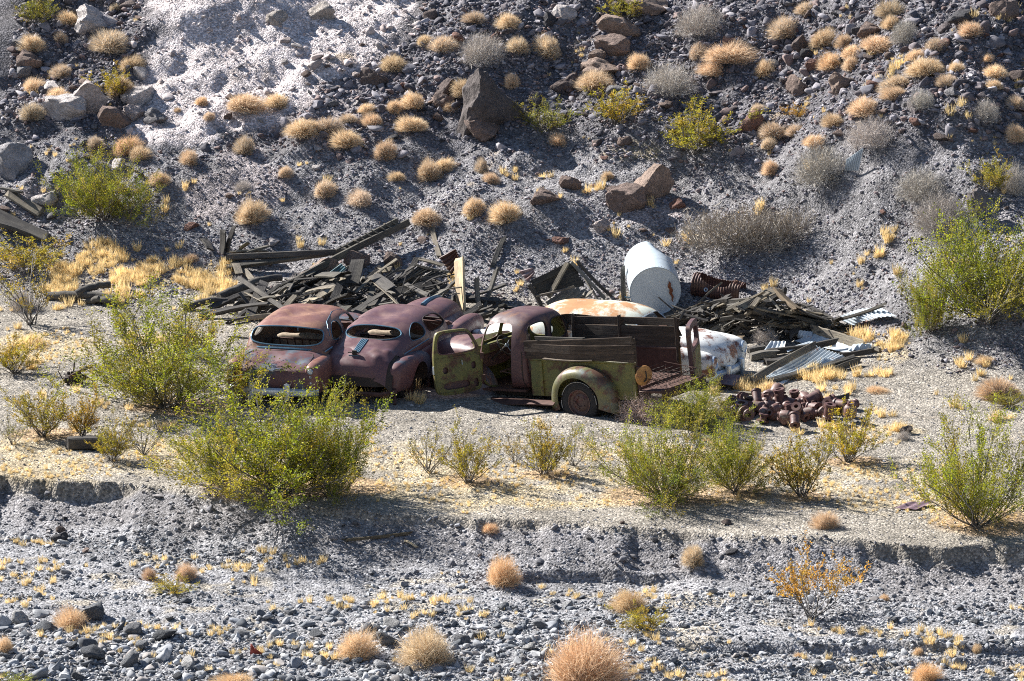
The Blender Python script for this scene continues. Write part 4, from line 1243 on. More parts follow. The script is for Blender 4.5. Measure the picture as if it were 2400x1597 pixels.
DKW = (.62, .62, .66); LTW = (1.75, 1.65, 1.5); TAN = (4.4, 3.8, 2.9); GYW = (1.15, 1.15, 1.15)
def left_pile():
    # the fallen truss: two rails and slats, one thing
    root = empty('fallen_truss', hit(700, 660))
    tag(root, 'long fallen timber truss with slats leaning on the rubble', 'truss')
    inv = root.location
    def piece(nm, a, b, w, t, col, roll=0.0):
        d = b - a
        o = link(nm, plank_mesh(d.length, w, t, PR.randrange(10 ** 6), .03), M_WOOD, root, a - inv)
        o.rotation_euler = (d.to_track_quat('X', 'Z') @ Euler((roll, 0, 0)).to_quaternion()).to_euler(); o.color = (*col, 1)
    A0, A1 = hit(676, 668, .25), hit(958, 521, .45)
    B0, B1 = hit(790, 590, .35), hit(930, 518, .50)
    piece('rail', A0, A1, .07, .15, (.8, .8, .8)); piece('rail', B0, B1, .06, .12, (.8, .8, .8))
    for k in range(9):
        u = .06 + .105 * k
        piece('slat', A0.lerp(A1, .46 + .5 * u) + Vector((0, 0, .07)), B0.lerp(B1, u) + Vector((0, 0, .07)), .05, .025, (1.9, 1.8, 1.6), .2)
    g = 'planks of the collapsed shed behind the cars'
    for a in [
        (530, 604, .18, 812, 590, .30, .16, .13, DKW, 'thick dark beam lying level left of the fallen truss'),
        (533, 627, .10, 764, 595, .30, .12, .09, (.9, .9, .9), 'long grey beam sloping below the thick dark beam'),
        (541, 592, .12, 626, 589, .15, .14, .04, LTW, 'pale board on top of the thick dark beam'),
        (575, 592, .15, 626, 578, .25, .13, .04, GYW, 'short board tilted over the level beams'),
        (519, 594, .0, 522, 543, .42, .20, .03, DKW, 'dark board standing upright left of the beams'),
        (531, 592, .0, 549, 530, .50, .12, .03, DKW, 'pointed board leaning right beside the upright dark one'),
        (478, 562, .05, 492, 585, .15, .16, .04, DKW, 'stubby dark board at the left end of pile'),
        (560, 588, .10, 582, 570, .25, .12, .05, (1.6, 1.3, .8), 'short yellowish board beside the upright dark boards'),
        (547, 610, .1, 560, 640, .15, .16, .03, LTW, 'pale broken board under the level beams'),
        (556, 622, .05, 590, 655, .1, .12, .03, LTW, 'pale broken board below the long grey beam'),
        (632, 718, .15, 668, 675, .35, .30, .03, LTW, 'wide pale board leaning in front of the pile'),
        (648, 722, .15, 682, 672, .35, .12, .04, DKW, 'dark board beside the wide pale board'),
        (538, 756, .05, 634, 690, .40, .10, .06, DKW, 'dark pole leaning from the sedan roof to the pile'),
        (560, 752, .05, 640, 700, .35, .07, .04, GYW, 'thin grey pole beside the dark leaning pole'),
        (698, 708, .2, 762, 664, .35, .12, .04, GYW, 'grey board above the orange sedan roof'),
        (765, 693, .2, 838, 662, .4, .14, .03, (1.3, 1.35, 1.45), 'blue grey board above the orange sedan roof at right'),
    ]:
        beam(*a[:9], a[9], None)
    def log(x0, y0, h0, x1, y1, h1, r, label):
        a, b = hit(x0, y0, h0), hit(x1, y1, h1)
        root = empty('log', a); tag(root, label, 'log')
        rr = random.Random(int(x0)); n = 12
        pts = [(b - a) * (i / (n - 1)) + Vector((rr.uniform(-.02, .02), rr.uniform(-.02, .02), .07 * math.sin(i / (n - 1) * 3.1) + rr.uniform(-.015, .015))) for i in range(n)]
        o = MB().tube(pts, [r * (1.1 - .25 * i / n + rr.uniform(-.06, .06)) for i in range(n)], False, 10).build('trunk', M_WOOD, root); o.color = (.85, .85, .88, 1)
        return root
    log(515, 698, .06, 660, 650, .16, .085, 'bent grey log above the green bush, left of pile')
    log(430, 722, .05, 548, 706, .10, .075, 'grey log low in the pile behind green bush')
    log(470, 742, .05, 620, 722, .15, .07, 'grey log just left of the orange sedan roof')
    log(112, 697, .05, 266, 702, .10, .09, 'lower log of the stack at left by yellow grass')
    log(180, 690, .16, 258, 669, .22, .08, 'upper log of the stack at left by yellow grass')
    log(205, 707, .03, 275, 712, .08, .07, 'short log in front of the stack at left')
    # shingled roof slab fallen towards the cars
    for i in range(9):
        u = i / 8
        beam(903 + 60 * u, 674 - 4 * u, .12, 975 + 72 * u, 622 + 20 * u, .55 - .15 * u, .12, .025, PR.choice([GYW, LTW, DKW, (1, 1, 1)]), 'parallel roof board of the fallen slab left of the bright board', 'boards of the fallen roof slab', .1)
    for a in [
        (975, 622, .58, 1052, 638, .40, .10, .05, LTW, 'pale batten across the top of the roof slab'),
        (985, 608, .45, 1035, 622, .45, .16, .03, LTW, 'short pale board above the roof slab'),
        (1124, 730, .05, 1117, 650, .62, .10, .06, LTW, 'grey post standing right of the bright tan board'),
        (1133, 726, .05, 1164, 631, .72, .11, .05, GYW, 'brownish board leaning right beside the grey post'),
        (1031, 604, .05, 1013, 534, .04, .11, .07, LTW, 'pale post lying up the slope left of the bright board'),
        (1154, 624, .03, 1181, 558, .05, .10, .06, GYW, 'grey post lying up the slope right of bright board'),
        (905, 690, .3, 1010, 668, .35, .22, .05, DKW, 'wide dark board under the roof slab'),
        (1010, 730, .05, 1070, 655, .45, .20, .04, DKW, 'dark board leaning left of the bright tan board'),
        (1060, 700, .15, 1172, 706, .20, .16, .10, DKW, 'dark beam behind the foot of the bright board'),
        (1068, 750, .1, 1124, 716, .35, .14, .06, DKW, 'dark board in front of the bright board foot'),
        (1080, 760, .1, 1150, 728, .25, .10, .06, DKW, 'dark board between fastback hood and pickup cab'),
        (1120, 690, .2, 1180, 668, .3, .3, .04, DKW, 'dark slab right of the leaning brown board'),
        (1000, 715, .05, 990, 690, .25, .08, .03, TAN, 'short pale stick behind the fastback roof'),
    ]:
        beam(*a[:9], a[9], None)
    beam(1081, 728, .05, 1076, 606, .95, .36, .05, TAN, 'bright tan board standing upright behind the fastback car', None, None, None, 'plank', 'plank', .02, (-.86, -.5, .1))
    # loose mass of the collapsed shed
    for i in range(112):
        x = PR.uniform(555, 1030); y = PR.uniform(np.interp(x, [640, 720, 1030], [690, 640, 620]), 748) if x > 640 else PR.uniform(690, 750)
        L = PR.uniform(22, 75) if PR.random() < .75 else PR.uniform(80, 150); an = PR.gauss(-.52, .35)
        if PR.random() < .2: an = PR.uniform(-1.3, 1.0)
        hh = PR.uniform(.03, .65)
        beam(x - L * .5 * math.cos(an), y - L * .5 * math.sin(an) * .8, max(.02, hh - .1), x + L * .5 * math.cos(an), y + L * .5 * math.sin(an) * .8, hh + PR.uniform(-.05, .2), PR.choice([.05, .08, .10, .13, .17, .26]) * PR.uniform(.8, 1.2), PR.choice([.015, .025, .04, .09]),
             PR.choice([DKW, DKW, DKW, (.8, .8, .8), GYW, LTW, (2.2, 2.05, 1.8)]), 'weathered plank in the collapsed shed heap behind the two sedans', g)
    for i in range(12):
        x = PR.uniform(1050, 1230); y = PR.uniform(715, 765); L = PR.uniform(30, 80); an = PR.gauss(-.35, .4)
        beam(x - L * .5 * math.cos(an), y - L * .5 * math.sin(an) * .8, .05, x + L * .5 * math.cos(an), y + L * .5 * math.sin(an) * .8, PR.uniform(.1, .35), PR.uniform(.06, .14), .05, PR.choice([DKW, (.8, .8, .8)]),
             'dark plank in the small heap between fastback and pickup', 'planks between fastback and pickup')
    # left edge beams
    for a in [(20, 453, .10, 92, 497, .10, .30, .05, LTW, 'wide pale board on rubble at the left edge'), (-20, 497, .15, 108, 557, .08, .34, .08, DKW, 'thick dark beam sloping down at the left edge'),
              (-20, 440, .1, 46, 450, .1, .12, .05, GYW, 'thin board at left edge above the wide pale one'), (-20, 520, .2, 70, 548, .1, .2, .1, DKW, 'lower dark beam at the left edge by yellowish bush')]:
        beam(*a[:9], a[9], None)
left_pile()

def scraps(name, label, n, area, seed):
    """splinters and broken laths under a heap, too many and too small to tell apart"""
    rg = random.Random(seed); V, F = [], []
    for i in range(n):
        x, y, hh = area(rg)
        a = hit(x, y, hh); an = rg.uniform(0, 6.28); L = rg.uniform(.12, .6)
        d = Vector((math.cos(an), math.sin(an) * .7, rg.gauss(0, .35))) * L
        me = plank_mesh(L, rg.uniform(.02, .07), rg.uniform(.012, .03), rg.randrange(10 ** 6), .02, .04, 1)
        M = Matrix.Translation(a) @ (d.to_track_quat('X', 'Z') @ Euler((rg.uniform(-1, 1), 0, 0)).to_quaternion()).to_matrix().to_4x4()
        o = len(V); V += [(M @ v.co)[:] for v in me.vertices]; F += [tuple(j + o for j in p.vertices) for p in me.polygons]
        bpy.data.meshes.remove(me)
    c = Vector(V[0]); V = [(v[0] - c.x, v[1] - c.y, v[2] - c.z) for v in V]
    me = bpy.data.meshes.new(name); me.from_pydata(V, [], F)
    o = link(name, me, M_WOOD, None, c); o.color = (.75, .75, .8, 1)
    tag(o, label, 'wood scraps', kind='stuff')
def area_left(rg):
    x = rg.uniform(555, 1040); return x, rg.uniform(float(np.interp(x, [555, 640, 720, 1040], [700, 690, 645, 640])), 750), rg.uniform(.02, .5)
def area_right(rg):
    x = rg.uniform(1590, 1960); t_, b_ = float(np.interp(x, [1590, 1690, 1800, 1840, 1960], [730, 710, 695, 705, 755])), float(np.interp(x, [1590, 1680, 1800, 1960], [748, 778, 796, 780]))
    v = rg.random(); return x, t_ + (b_ - t_) * v, (1 - v) * .5 + .03
scraps('wood_scraps', 'splintered laths and scraps in the collapsed shed heap', 260, area_left, 5)
scraps('wood_scraps', 'splintered laths and scraps in the heap right of tank', 260, area_right, 6)

def hut():
    """the small fallen shack between bright board and tank: a wall of planks with its frame"""
    root = empty('fallen_shack', hit(1300, 700)); inv = root.location
    tag(root, 'fallen plank shack leaning left of the water tank', 'shack')
    def piece(nm, a, b, w, t, col, roll=0.0, mat=None):
        d = b - a
        o = link(nm, plank_mesh(d.length, w, t, PR.randrange(10 ** 6), .02), mat or M_WOOD, root, a - inv)
        o.rotation_euler = (d.to_track_quat('X', 'Z') @ Euler((roll, 0, 0)).to_quaternion()).to_euler(); o.color = (*col, 1)
    TL, TR, BR_, BL = hit(1246, 662, .48), hit(1338, 614, .80), hit(1368, 668, .40), hit(1264, 692, .20)
    for k in range(7):
        u = (k + .5) / 7
        piece('wall_plank', TL.lerp(BL, u), TR.lerp(BR_, u), .13, .025, (.55, .55, .55), R(70))
    piece('post', hit(1240, 668, .50), hit(1268, 716, .02), .09, .08, (.6, .6, .65)); piece('post', hit(1338, 614, .85), hit(1418, 700, .03), .10, .07, (1.2, 1.3, 1.45)); piece('post', hit(1352, 612, .80), hit(1432, 694, .03), .08, .07, (.6, .6, .65))
    piece('brace', hit(1286, 696, .25), hit(1329, 618, .85), .10, .05, (1.7, 1.6, 1.4), .4)
    piece('brace', hit(1258, 694, .3), hit(1345, 672, .45), .05, .04, (1.5, 1.4, 1.3))
    for k in range(4):
        piece('roof_board', hit(1285 + 16 * k, 716 - 3 * k, .05), hit(1345 + 14 * k, 676 + 4 * k, .35), .20, .025, (1.9, 1.85, 1.75), R(35))
    piece('post', hit(1371, 652, .4), hit(1402, 705, .05), .05, .04, (1.8, 1.8, 1.8))
hut()

def right_pile():
    for a in [
        (1788, 714, .45, 1843, 680, .75, .12, .09, DKW, 'thick dark beam topping the heaped lumber right of tank'),
        (1740, 706, .45, 1808, 685, .65, .14, .08, DKW, 'dark beam beside the topmost beam of the heap'),
        (1708, 770, .25, 1752, 700, .55, .07, .04, LTW, 'thin pale pole leaning over the heaped lumber'),
        (1655, 745, .2, 1735, 715, .45, .10, .06, (1.5, 1.25, 1.0), 'tan board on the left of the heaped lumber'),
        (1635, 712, .15, 1690, 664, .5, .07, .04, LTW, 'thin board leaning on the rusty culvert pipe'),
        (1880, 714, .30, 1962, 756, .10, .10, .06, DKW, 'long dark beam at the right end of heap'),
        (1915, 748, .1, 1935, 775, .05, .09, .04, LTW, 'short pale board at the right foot of heap'),
        (1824, 755, .1, 1806, 735, .4, .16, .05, (1.2, 1.3, 1.5), 'bluish board standing in the middle of heap'),
        (1576, 745, .2, 1590, 728, .35, .12, .03, LTW, 'short pale board beside the white car roof'),
    ]:
        beam(*a[:9], a[9], None)
    for i in range(112):
        u = PR.random()
        x = 1590 + 370 * u
        top = np.interp(x, [1590, 1690, 1800, 1840, 1960], [728, 704, 688, 700, 752]); bot = np.interp(x, [1590, 1680, 1800, 1960], [745, 775, 792, 775])
        v = PR.random()
        y = top + (bot - top) * v
        hmax = np.interp(x, [1590, 1700, 1800, 1900, 1960], [.2, .65, .95, .55, .15])
        hh = hmax * (1 - v) + .05
        L = PR.uniform(30, 105)
        an = PR.gauss(-.55, .28) if x < 1790 + PR.gauss(0, 40) else PR.gauss(.38, .25)
        if PR.random() < .15: an = PR.uniform(-1.2, 1.2)
        dy = math.sin(an) * L * .5
        beam(x - L * .5 * math.cos(an), y - dy * .6, max(.02, hh + (-.10 if dy < 0 else .10)), x + L * .5 * math.cos(an), y + dy * .6, max(.02, hh + (.10 if dy < 0 else -.10)), PR.choice([.05, .07, .10, .13, .17, .24]) * PR.uniform(.8, 1.2), PR.choice([.015, .025, .04, .08]),
             PR.choice([DKW, DKW, (.8, .8, .8), (.8, .8, .8), GYW, LTW, (1.2, 1.0, .8), (2.2, 2.05, 1.8)]), 'weathered plank in the heaped lumber right of the water tank', 'planks of the heap right of the tank')
right_pile()

# ------------------------------------------------------------------ sheet metal
def galv(name, c1, c2, rust, patch=.62, rough=.42, metal=.35):
    return rust_mat(name, c1, c2, rust, patch, .3, rough, 1.6, None, .6, .08, .5)
M_GALV = galv('galvanised steel', (.50, .56, .60), (.42, .48, .53), (.26, .12, .06), .76)
M_TIN = galv('corrugated tin', (.58, .62, .65), (.46, .52, .57), (.30, .17, .12), .66, .38)
M_RUSTTIN = rust_mat('rusted tin', (.115, .055, .045), (.085, .042, .036), (.16, .085, .055), .6, .4, .6, 3)
M_PINKTIN = rust_mat('pinkish tin', (.36, .28, .28), (.30, .23, .23), (.22, .12, .10), .6, .4, .6, 3)

def tin(quad, label, mat=None, waves=10, amp=.016, sag=.06, lift=0.0, bow=0.0, name='tin_sheet', thick=.004, ragged=0.0):
    """a corrugated sheet hung between four world points a-b (first edge) and d-c; ridges run from a to b"""
    a, b, c, d = quad
    n, m = 14, waves * 6 + 1
    o = (a + b + c + d) / 4
    up = (b - a).cross(d - a).normalized()
    if up.z < 0: up = -up
    rg = random.Random(int(abs(a.x * 1000)))
    G = np.zeros((n, m, 3))
    for i in range(n):
        u = i / (n - 1)
        for j in range(m):
            v = j / (m - 1)
            p = (a.lerp(b, u)).lerp(d.lerp(c, u), v)
            p = p + up * (amp * math.sin(v * waves * 2 * math.pi) + bow * math.sin(math.pi * v) - sag * math.sin(math.pi * u) * math.sin(math.pi * v)) + (b - a) * (ragged * (rg.random() - .5) if i in (0, n - 1) else 0)
            G[i, j] = p - o
    V, F = sheet(G, thick)
    ob = MB().add(V, F).build(name, mat or M_TIN, None)
    ob.location = o
    return tag(ob, label, 'metal sheet')

H = hit
tin((H(1962, 746, .14), H(1998, 764, .06), H(2100, 741, .16), H(2062, 720, .18)), 'bright white corrugated sheet lying on gravel at right', M_GALV, 11, .017, -.02, 0, .10, ragged=.06)
beam(1962, 750, .26, 2074, 714, .34, .07, .06, GYW, 'grey pole lying across the bright corrugated sheet', None)
tin((H(1963, 768, .01), H(1999, 774, .01), H(2045, 762, .02), H(2030, 748, .03)), 'rust red sheet scrap under the bright corrugated sheet', M_RUSTTIN, 5, .012, 0)
tin((H(1795, 885, .03), H(1912, 812, .30), H(1980, 836, .12), H(1840, 893, .02)), 'blue grey corrugated sheet sagging between two beams', M_TIN, 9, .02, .10)
tin((H(1772, 900, .02), H(1800, 888, .03), H(1850, 892, .02), H(1822, 908, .02)), 'end of a tin sheet poking from under beams', M_TIN, 4, .012, 0)
beam(1760, 893, .10, 1906, 811, .38, .10, .14, GYW, 'thick beam along the left edge of sagging sheet')
beam(1806, 893, .06, 2006, 838, .08, .10, .12, GYW, 'long beam along the lower edge of sagging sheet')
beam(1942, 871, .03, 2012, 845, .10, .12, .09, GYW, 'short beam on the gravel right of the sagging sheet')
beam(1905, 776, .20, 2022, 812, .12, .06, .26, LTW, 'wide pale plank on edge above the tin sheets', None, 0.0)
beam(1805, 824, .10, 1958, 800, .22, .08, .12, DKW, 'dark beam lying across the tin sheets', None, 0.0)
beam(1755, 823, .08, 1790, 817, .10, .14, .12, DKW, 'short dark beam end beside the white car', None, 0.0)
beam(1762, 838, .06, 1820, 830, .08, .18, .14, GYW, 'short thick grey beam below the white car nose', None, 0.0)
beam(1795, 852, .05, 1845, 845, .08, .22, .16, DKW, 'stubby dark beam left of the sagging sheet', None, 0.0)
beam(1965, 833, .05, 2042, 822, .12, .07, .10, DKW, 'dark beam under the right end of tin sheets', None, 0.0)
beam(2030, 812, .06, 2062, 822, .03, .10, .05, LTW, 'short pale board at the right end of the tin')
tin((H(1788, 826, .08), H(1806, 800, .22), H(1842, 800, .22), H(1838, 818, .12)), 'pale blue bent sheet left of the dark cross beam', M_TIN, 4, .008, .04)
tin((H(1840, 818, .12), H(1900, 800, .22), H(1895, 806, .20), H(1846, 826, .1)), 'narrow bright strip of tin under the cross beam', M_GALV, 2, .006, 0)
tin((H(1862, 800, .05), H(1905, 782, .16), H(2010, 818, .06), H(1985, 828, .05)), 'flat pale sheet under the wide pale plank', M_GALV, 6, .006, .02)
tin((H(1985, 824, .10), H(2000, 808, .16), H(2044, 806, .15), H(2040, 818, .08)), 'curled bright tin at the right end of the planks', M_GALV, 4, .010, -.06)
tin((H(1868, 792, .05), H(1870, 774, .22), H(1905, 778, .2), H(1902, 794, .1)), 'crumpled blue tin below the heaped lumber', M_TIN, 5, .02, .05)
tin((H(1979, 400, .02), H(1984, 374, .35), H(2024, 346, .62), H(2012, 400, .12)), 'bright corrugated scrap leaning on a boulder up the slope', M_GALV, 8, .015, .03)
tin((H(1030, 604, .35), H(1068, 584, .70), H(1078, 606, .55), H(1058, 646, .15)), 'dark rusted sheet standing left of the bright tan board', M_RUSTTIN, 5, .02, .06)
tin((H(1216, 636, .15), H(1250, 628, .30), H(1254, 640, .22), H(1238, 664, .05)), 'pinkish bent tin scrap left of the fallen shack', M_PINKTIN, 3, .02, .03)
tin((H(2095, 1192, .03), H(2128, 1178, .06), H(2192, 1174, .06), H(2150, 1194, .03)), 'purplish flat metal sheet on the flat near right bush', rust_mat('purple tin', (.20, .13, .15), (.17, .11, .13), (.14, .08, .08), .66, .3, .5, 2), 2, .01, 0)
tin((H(428, 830, .10), H(446, 812, .28), H(498, 822, .25), H(490, 838, .10)), 'pale blue panel half hidden behind the green bush', plain('pale blue paint', (.36, .52, .62), .45, 0, .4, 6), 3, .01, .05)
tin((H(770, 640, .25), H(800, 618, .5), H(812, 630, .45), H(790, 650, .2)), 'dull teal sheet beneath the fallen truss', plain('teal paint', (.06, .13, .16), .5, 0, .4, 6), 3, .01, .02)
tin((H(586, 1534, .01), H(588, 1508, .18), H(598, 1520, .14), H(616, 1532, .02)), 'small red metal scrap among the wash cobbles', plain('red paint', (.30, .06, .045), .5, 0, .4, 9), 2, .01, 0)

def tank():
    p = hit(1536, 744)
    e = empty('water_tank', (p.x, p.y + .12, p.z + .52), 0)
    e.rotation_euler = (R(9), 0, R(3))
    tag(e, 'galvanised water tank lying on its side at the slope foot', 'tank')
    L, r, n, m = 1.55, .52, 40, 72
    G = np.zeros((n, m, 3))
    for i in range(n):
        for j in range(m):
            t = 2 * math.pi * j / m
            y = L * i / (n - 1)
            rr = r
            for q in (.38, .80): rr += .010 * math.exp(-((y / L - q) / .012) ** 2)
            G[i, j] = (rr * math.cos(t), y, rr * math.sin(t))
    G = dent(G, [(.42, 1.35, .40, .36, -.20, -.10, -.20), (.20, 1.5, .55, .22, -.02, -.12, -.12), (.5, .9, .2, .22, -.05, 0, -.02), (-.2, .8, .5, .4, 0, 0, -.02)])
    V = G.reshape(-1, 3).tolist(); F = [(i * m + j, i * m + (j + 1) % m, (i + 1) * m + (j + 1) % m, (i + 1) * m + j) for i in range(n - 1) for j in range(m)]
    b = MB().add(V, F); sh = b.build('barrel', M_GALV, e)
    lathe_disc(e, 'end_plate', M_GALV, (0, .02, 0), (0, -1, 0), [(.001, -.012), (.25, -.008), (.46, 0), (.512, .004), (.53, .02), (.53, -.03)], 56)
    lathe_disc(e, 'far_plate', M_GALV, (-.02, L - .05, -.05), (0, 1, 0), [(.001, 0), (.42, 0)], 40)
    rv = MB()
    for k in range(56):
        t = 2 * math.pi * k / 56
        rv.lathe([(.001, .010), (.008, .008), (.010, 0)], 'x', (0, 0, 0), 6) if False else rv.box((r + .008) * math.cos(t) - .006, (r + .008) * math.cos(t) + .006, .045, .057, (r + .008) * math.sin(t) - .006, (r + .008) * math.sin(t) + .006)
    rv.build('rivet_row', M_BROWNIRON, e)['kind'] = 'stuff'
    st = MB().add(*sheet(np.array([[(.27 + .10 * v + .012 * math.sin(v * 19) + w * (.006 + .030 * math.sin(math.pi * v ** .7)), -.014 - .002 * w, .22 - .46 * v) for w in np.linspace(-1, 1, 5)] for v in np.linspace(0, 1, 16)]), .002))
    st.build('rust_streak', plain('rust streak', (.16, .055, .025), .8, 0, .7, 30), e)
    beam(1463, 706, .02, 1460, 628, .72, .16, .03, GYW, 'grey board standing at the left side of the tank', None, 0.0)
    o = MB().tube([(0, 0, 0), (.62, -.05, -.06)], .014).build('pipe', plain('blue pipe', (.22, .42, .55), .4, .2, .3, 9))
    q = hit(1464, 696, .12); o.location = q; tag(o, 'thin blue pipe lying before the tank end', 'pipe')
tank()

def culvert():
    p = hit(1622, 690); q = hit(1738, 706)
    e = empty('culvert_pipe', (p.x + .05, p.y + .08, p.z + .20), math.atan2(q.y - p.y, q.x - p.x) + R(4))
    e.rotation_euler = (0, R(5), e.rotation_euler.z)
    tag(e, 'rusted corrugated pipe torn open, lying right of the tank', 'pipe')
    L, n, m = 1.05, 110, 44
    G = np.zeros((n, m, 3))
    rg = np.random.default_rng(3)
    for i in range(n):
        x = L * i / (n - 1)
        rr = .245 + .010 * math.sin(2 * math.pi * x / .058)
        op = np.interp(x, [0, .12, .2, .5, .8, .86, L], [.02, .05, .9, 1.25, 1.1, .1, .05]) + .05 * math.sin(x * 21)
        for j in range(m):
            t = math.pi / 2 + .1 + op * .9 + (2 * math.pi - op * 1.8) * j / (m - 1)
            G[i, j] = (x, rr * math.cos(t), rr * math.sin(t))
    G = dent(G, [(.5, -.24, .1, .25, 0, .06, -.03), (1.0, 0, .25, .2, 0, 0, -.12)])
    V, F = sheet(G, .006)
    MB().add(V, F).build('pipe_wall', M_RUSTTIN, e, ang=60)
    lathe_disc(e, 'flange', M_CHROME, (.33, -.245, -.02), (0, -1, .2), [(.02, .01), (.035, .015), (.045, .01), (.045, -.01)], 14)
culvert()

# ------------------------------------------------------------------ heap of rusty iron fittings
def fittings():
    kinds = []
    def fit(profile, extra):
        mb = MB().lathe(profile, 'x', seg=18)
        return mb.mesh('fitting')
    P1 = [(.035, -.12), (.085, -.12), (.085, -.095), (.075, -.085), (.078, .07), (.092, .08), (.092, .11), (.05, .11), (.045, .05), (.03, -.05), (.035, -.12)]
    P2 = [(.001, -.13), (.065, -.125), (.088, -.10), (.09, .02), (.07, .05), (.05, .06), (.05, .10), (.03, .10), (.028, .04), (.001, .03)]
    P3 = [(.03, -.06), (.11, -.06), (.11, -.035), (.06, -.03), (.06, .04), (.085, .045), (.085, .075), (.03, .075), (.03, -.06)]
    bodies = [fit(p, 0) for p in (P1, P2, P3)]
    lug = MB()
    for t in (0.4, 2.5, 4.6): lug.box(.02, .05, .08 * math.cos(t) - .015, .08 * math.cos(t) + .015, .08 * math.sin(t) - .015, .08 * math.sin(t) + .03)
    lugm = lug.mesh('lug'); lugm.materials.append(M_BROWNIRON)
    mats = [rust_mat('iron rust a', (.120, .058, .050), (.085, .045, .045), (.17, .095, .075), .62, .4, .5, 7), rust_mat('iron rust b', (.16, .085, .07), (.11, .06, .055), (.24, .20, .17), .62, .4, .55, 9)]
    for i, me in enumerate(bodies): me.materials.append(mats[i % 2])
    rg = random.Random(4)
    n = 0
    spots = []
    tries = 0
    while n < 46 and tries < 4000:
        tries += 1
        u = rg.random(); x = 1702 + 305 * u
        y = rg.uniform(np.interp(x, [1700, 1760, 1820, 1900, 2000], [950, 925, 925, 930, 950]), np.interp(x, [1700, 1800, 1860, 2000], [972, 985, 985, 962]))
        if any(abs(x - a) < 18 and abs(y - b) < 9 for a, b in spots): continue
        spots.append((x, y)); n += 1
        s = rg.uniform(1.0, 1.4)
        lay = rg.random() < .25
        p = hit(x, y, .085 * s + (.13 if lay else 0))
        e = empty('iron_fitting', p); e.rotation_euler = (rg.uniform(0, 6), rg.gauss(0, .5) if rg.random() < .7 else R(-80), rg.uniform(0, 6.28)); e.scale = (s, s, s)
        link('casting', bodies[rg.randrange(3)], None, e)
        if rg.random() < .5: link('lug', lugm, None, e)
        tag(e, 'rusty iron pipe fitting in the heap behind the green bush', 'fitting', 'heap of rusty iron fittings')
    p = hit(1819, 922, .16)
    e = empty('iron_fitting', p); e.scale = (1.5, 1.5, 1.5); e.rotation_euler = (0, R(20), R(250)); link('casting', bodies[1], None, e)
    tag(e, 'largest round iron fitting on top of the heap', 'fitting', 'heap of rusty iron fittings')
    beam(1945, 938, .05, 1988, 928, .12, .16, .10, DKW, 'dark wood chunk at the right of the iron fittings')
    beam(1722, 918, .03, 1806, 924, .05, .07, .04, LTW, 'thin pale board behind the iron fittings')
fittings()

def small_things():
    beam(157, 1040, .11, 246, 1040, .11, .20, .22, DKW, 'square dark timber block on the flat at left', None, 0.0, None, 'timber_block', 'timber')
    beam(811, 1266, .03, 958, 1250, .05, .05, .05, (1.1, 1.0, .8), 'long thin pole lying at the foot of the bank', None)
    beam(950, 1268, .03, 976, 1282, .03, .06, .03, TAN, 'short pale stick by the pole below the bank')
    beam(1762, 930, .02, 1800, 934, .02, .08, .03, LTW, 'pale lath on the ground left of the fittings')
    # seized engine with an exhaust pipe at the left
    p = hit(176, 900)
    e = empty('engine_scrap', p, R(25)); e.scale = (.75, .75, .75); tag(e, 'dark rusted engine scrap with a pipe at the left', 'engine')
    mb = MB().box(-.22, .18, -.14, .14, .03, .26)
    for k in range(4): mb.lathe([(.001, .0), (.045, 0), (.045, .07), (.001, .08)], 'z', (-.16 + .10 * k, .02, .26), 10)
    mb.box(-.30, -.22, -.08, .08, .06, .20); mb.box(.18, .26, -.10, .06, .10, .22)
    mb.build('block', M_DARK, e)
    MB().tube([(-.2, -.2, .25), (.1, -.2, .38), (.42, -.18, .48)], .045, False, 10).build('pipe', M_BROWNIRON, e)
    mb = MB()
    mb.tube([(-.3, 0, .1), (-.42, .05, .35), (-.38, .05, .5)], .015); mb.tube([(.2, -.1, .2), (.38, -.2, .12), (.45, -.2, .02)], .03); mb.tube([(.0, .1, .3), (.05, .15, .55)], .02)
    mb.build('rods', M_DARK, e)
small_things()
# ================================================================== boulders and loose rocks
BIG = [rock_mesh(501 + i, 4, 10, .22, (1, RG.uniform(.8, 1), RG.uniform(.7, .9))) for i in range(8)]
MED = [rock_mesh(531 + i, 3, 10, .16, (1, RG.uniform(.7, .95), RG.uniform(.55, .85))) for i in range(12)]
for me in BIG:
    co = np.empty(len(me.vertices) * 3, np.float32); me.vertices.foreach_get('co', co); co = co.reshape(-1, 3)
    lo_, hi_ = co.min(0), co.max(0); co = (co - (lo_ + hi_) / 2) / (hi_ - lo_) * 2
    me.vertices.foreach_set('co', co.ravel()); me.update()
for me in BIG: me.polygons.foreach_set('use_smooth', np.ones(len(me.polygons), bool)); me.set_sharp_from_angle(angle=R(32))

def rock(cx, cy, w, h, tint, label, group=None, big=True, var=None, name='boulder', cat='rock', tilt=.25):
    p = hit(cx * D, (cy + h * .38) * D)
    m = mpp(p) * D
    ms = BIG if big else MED
    me = ms[(var if var is not None else random.randrange(99)) % len(ms)]
    W, H = w * m * .5, h * m * .5
    o = link(name, me, M_STONE, None, (p.x, p.y + W * (.45 if big else .25), p.z + H * (.62 if big else .52)), (random.uniform(-tilt, tilt), random.uniform(-tilt, tilt), random.uniform(-.35, .35) + (math.pi if random.random() < .5 else 0) if big else random.uniform(0, 6.28)), (W * 1.05, W * (.8 if big else 1.08), H * (1.05 if big else 1.22)))
    o.color = (*tint, 1)
    return tag(o, label, cat, group)

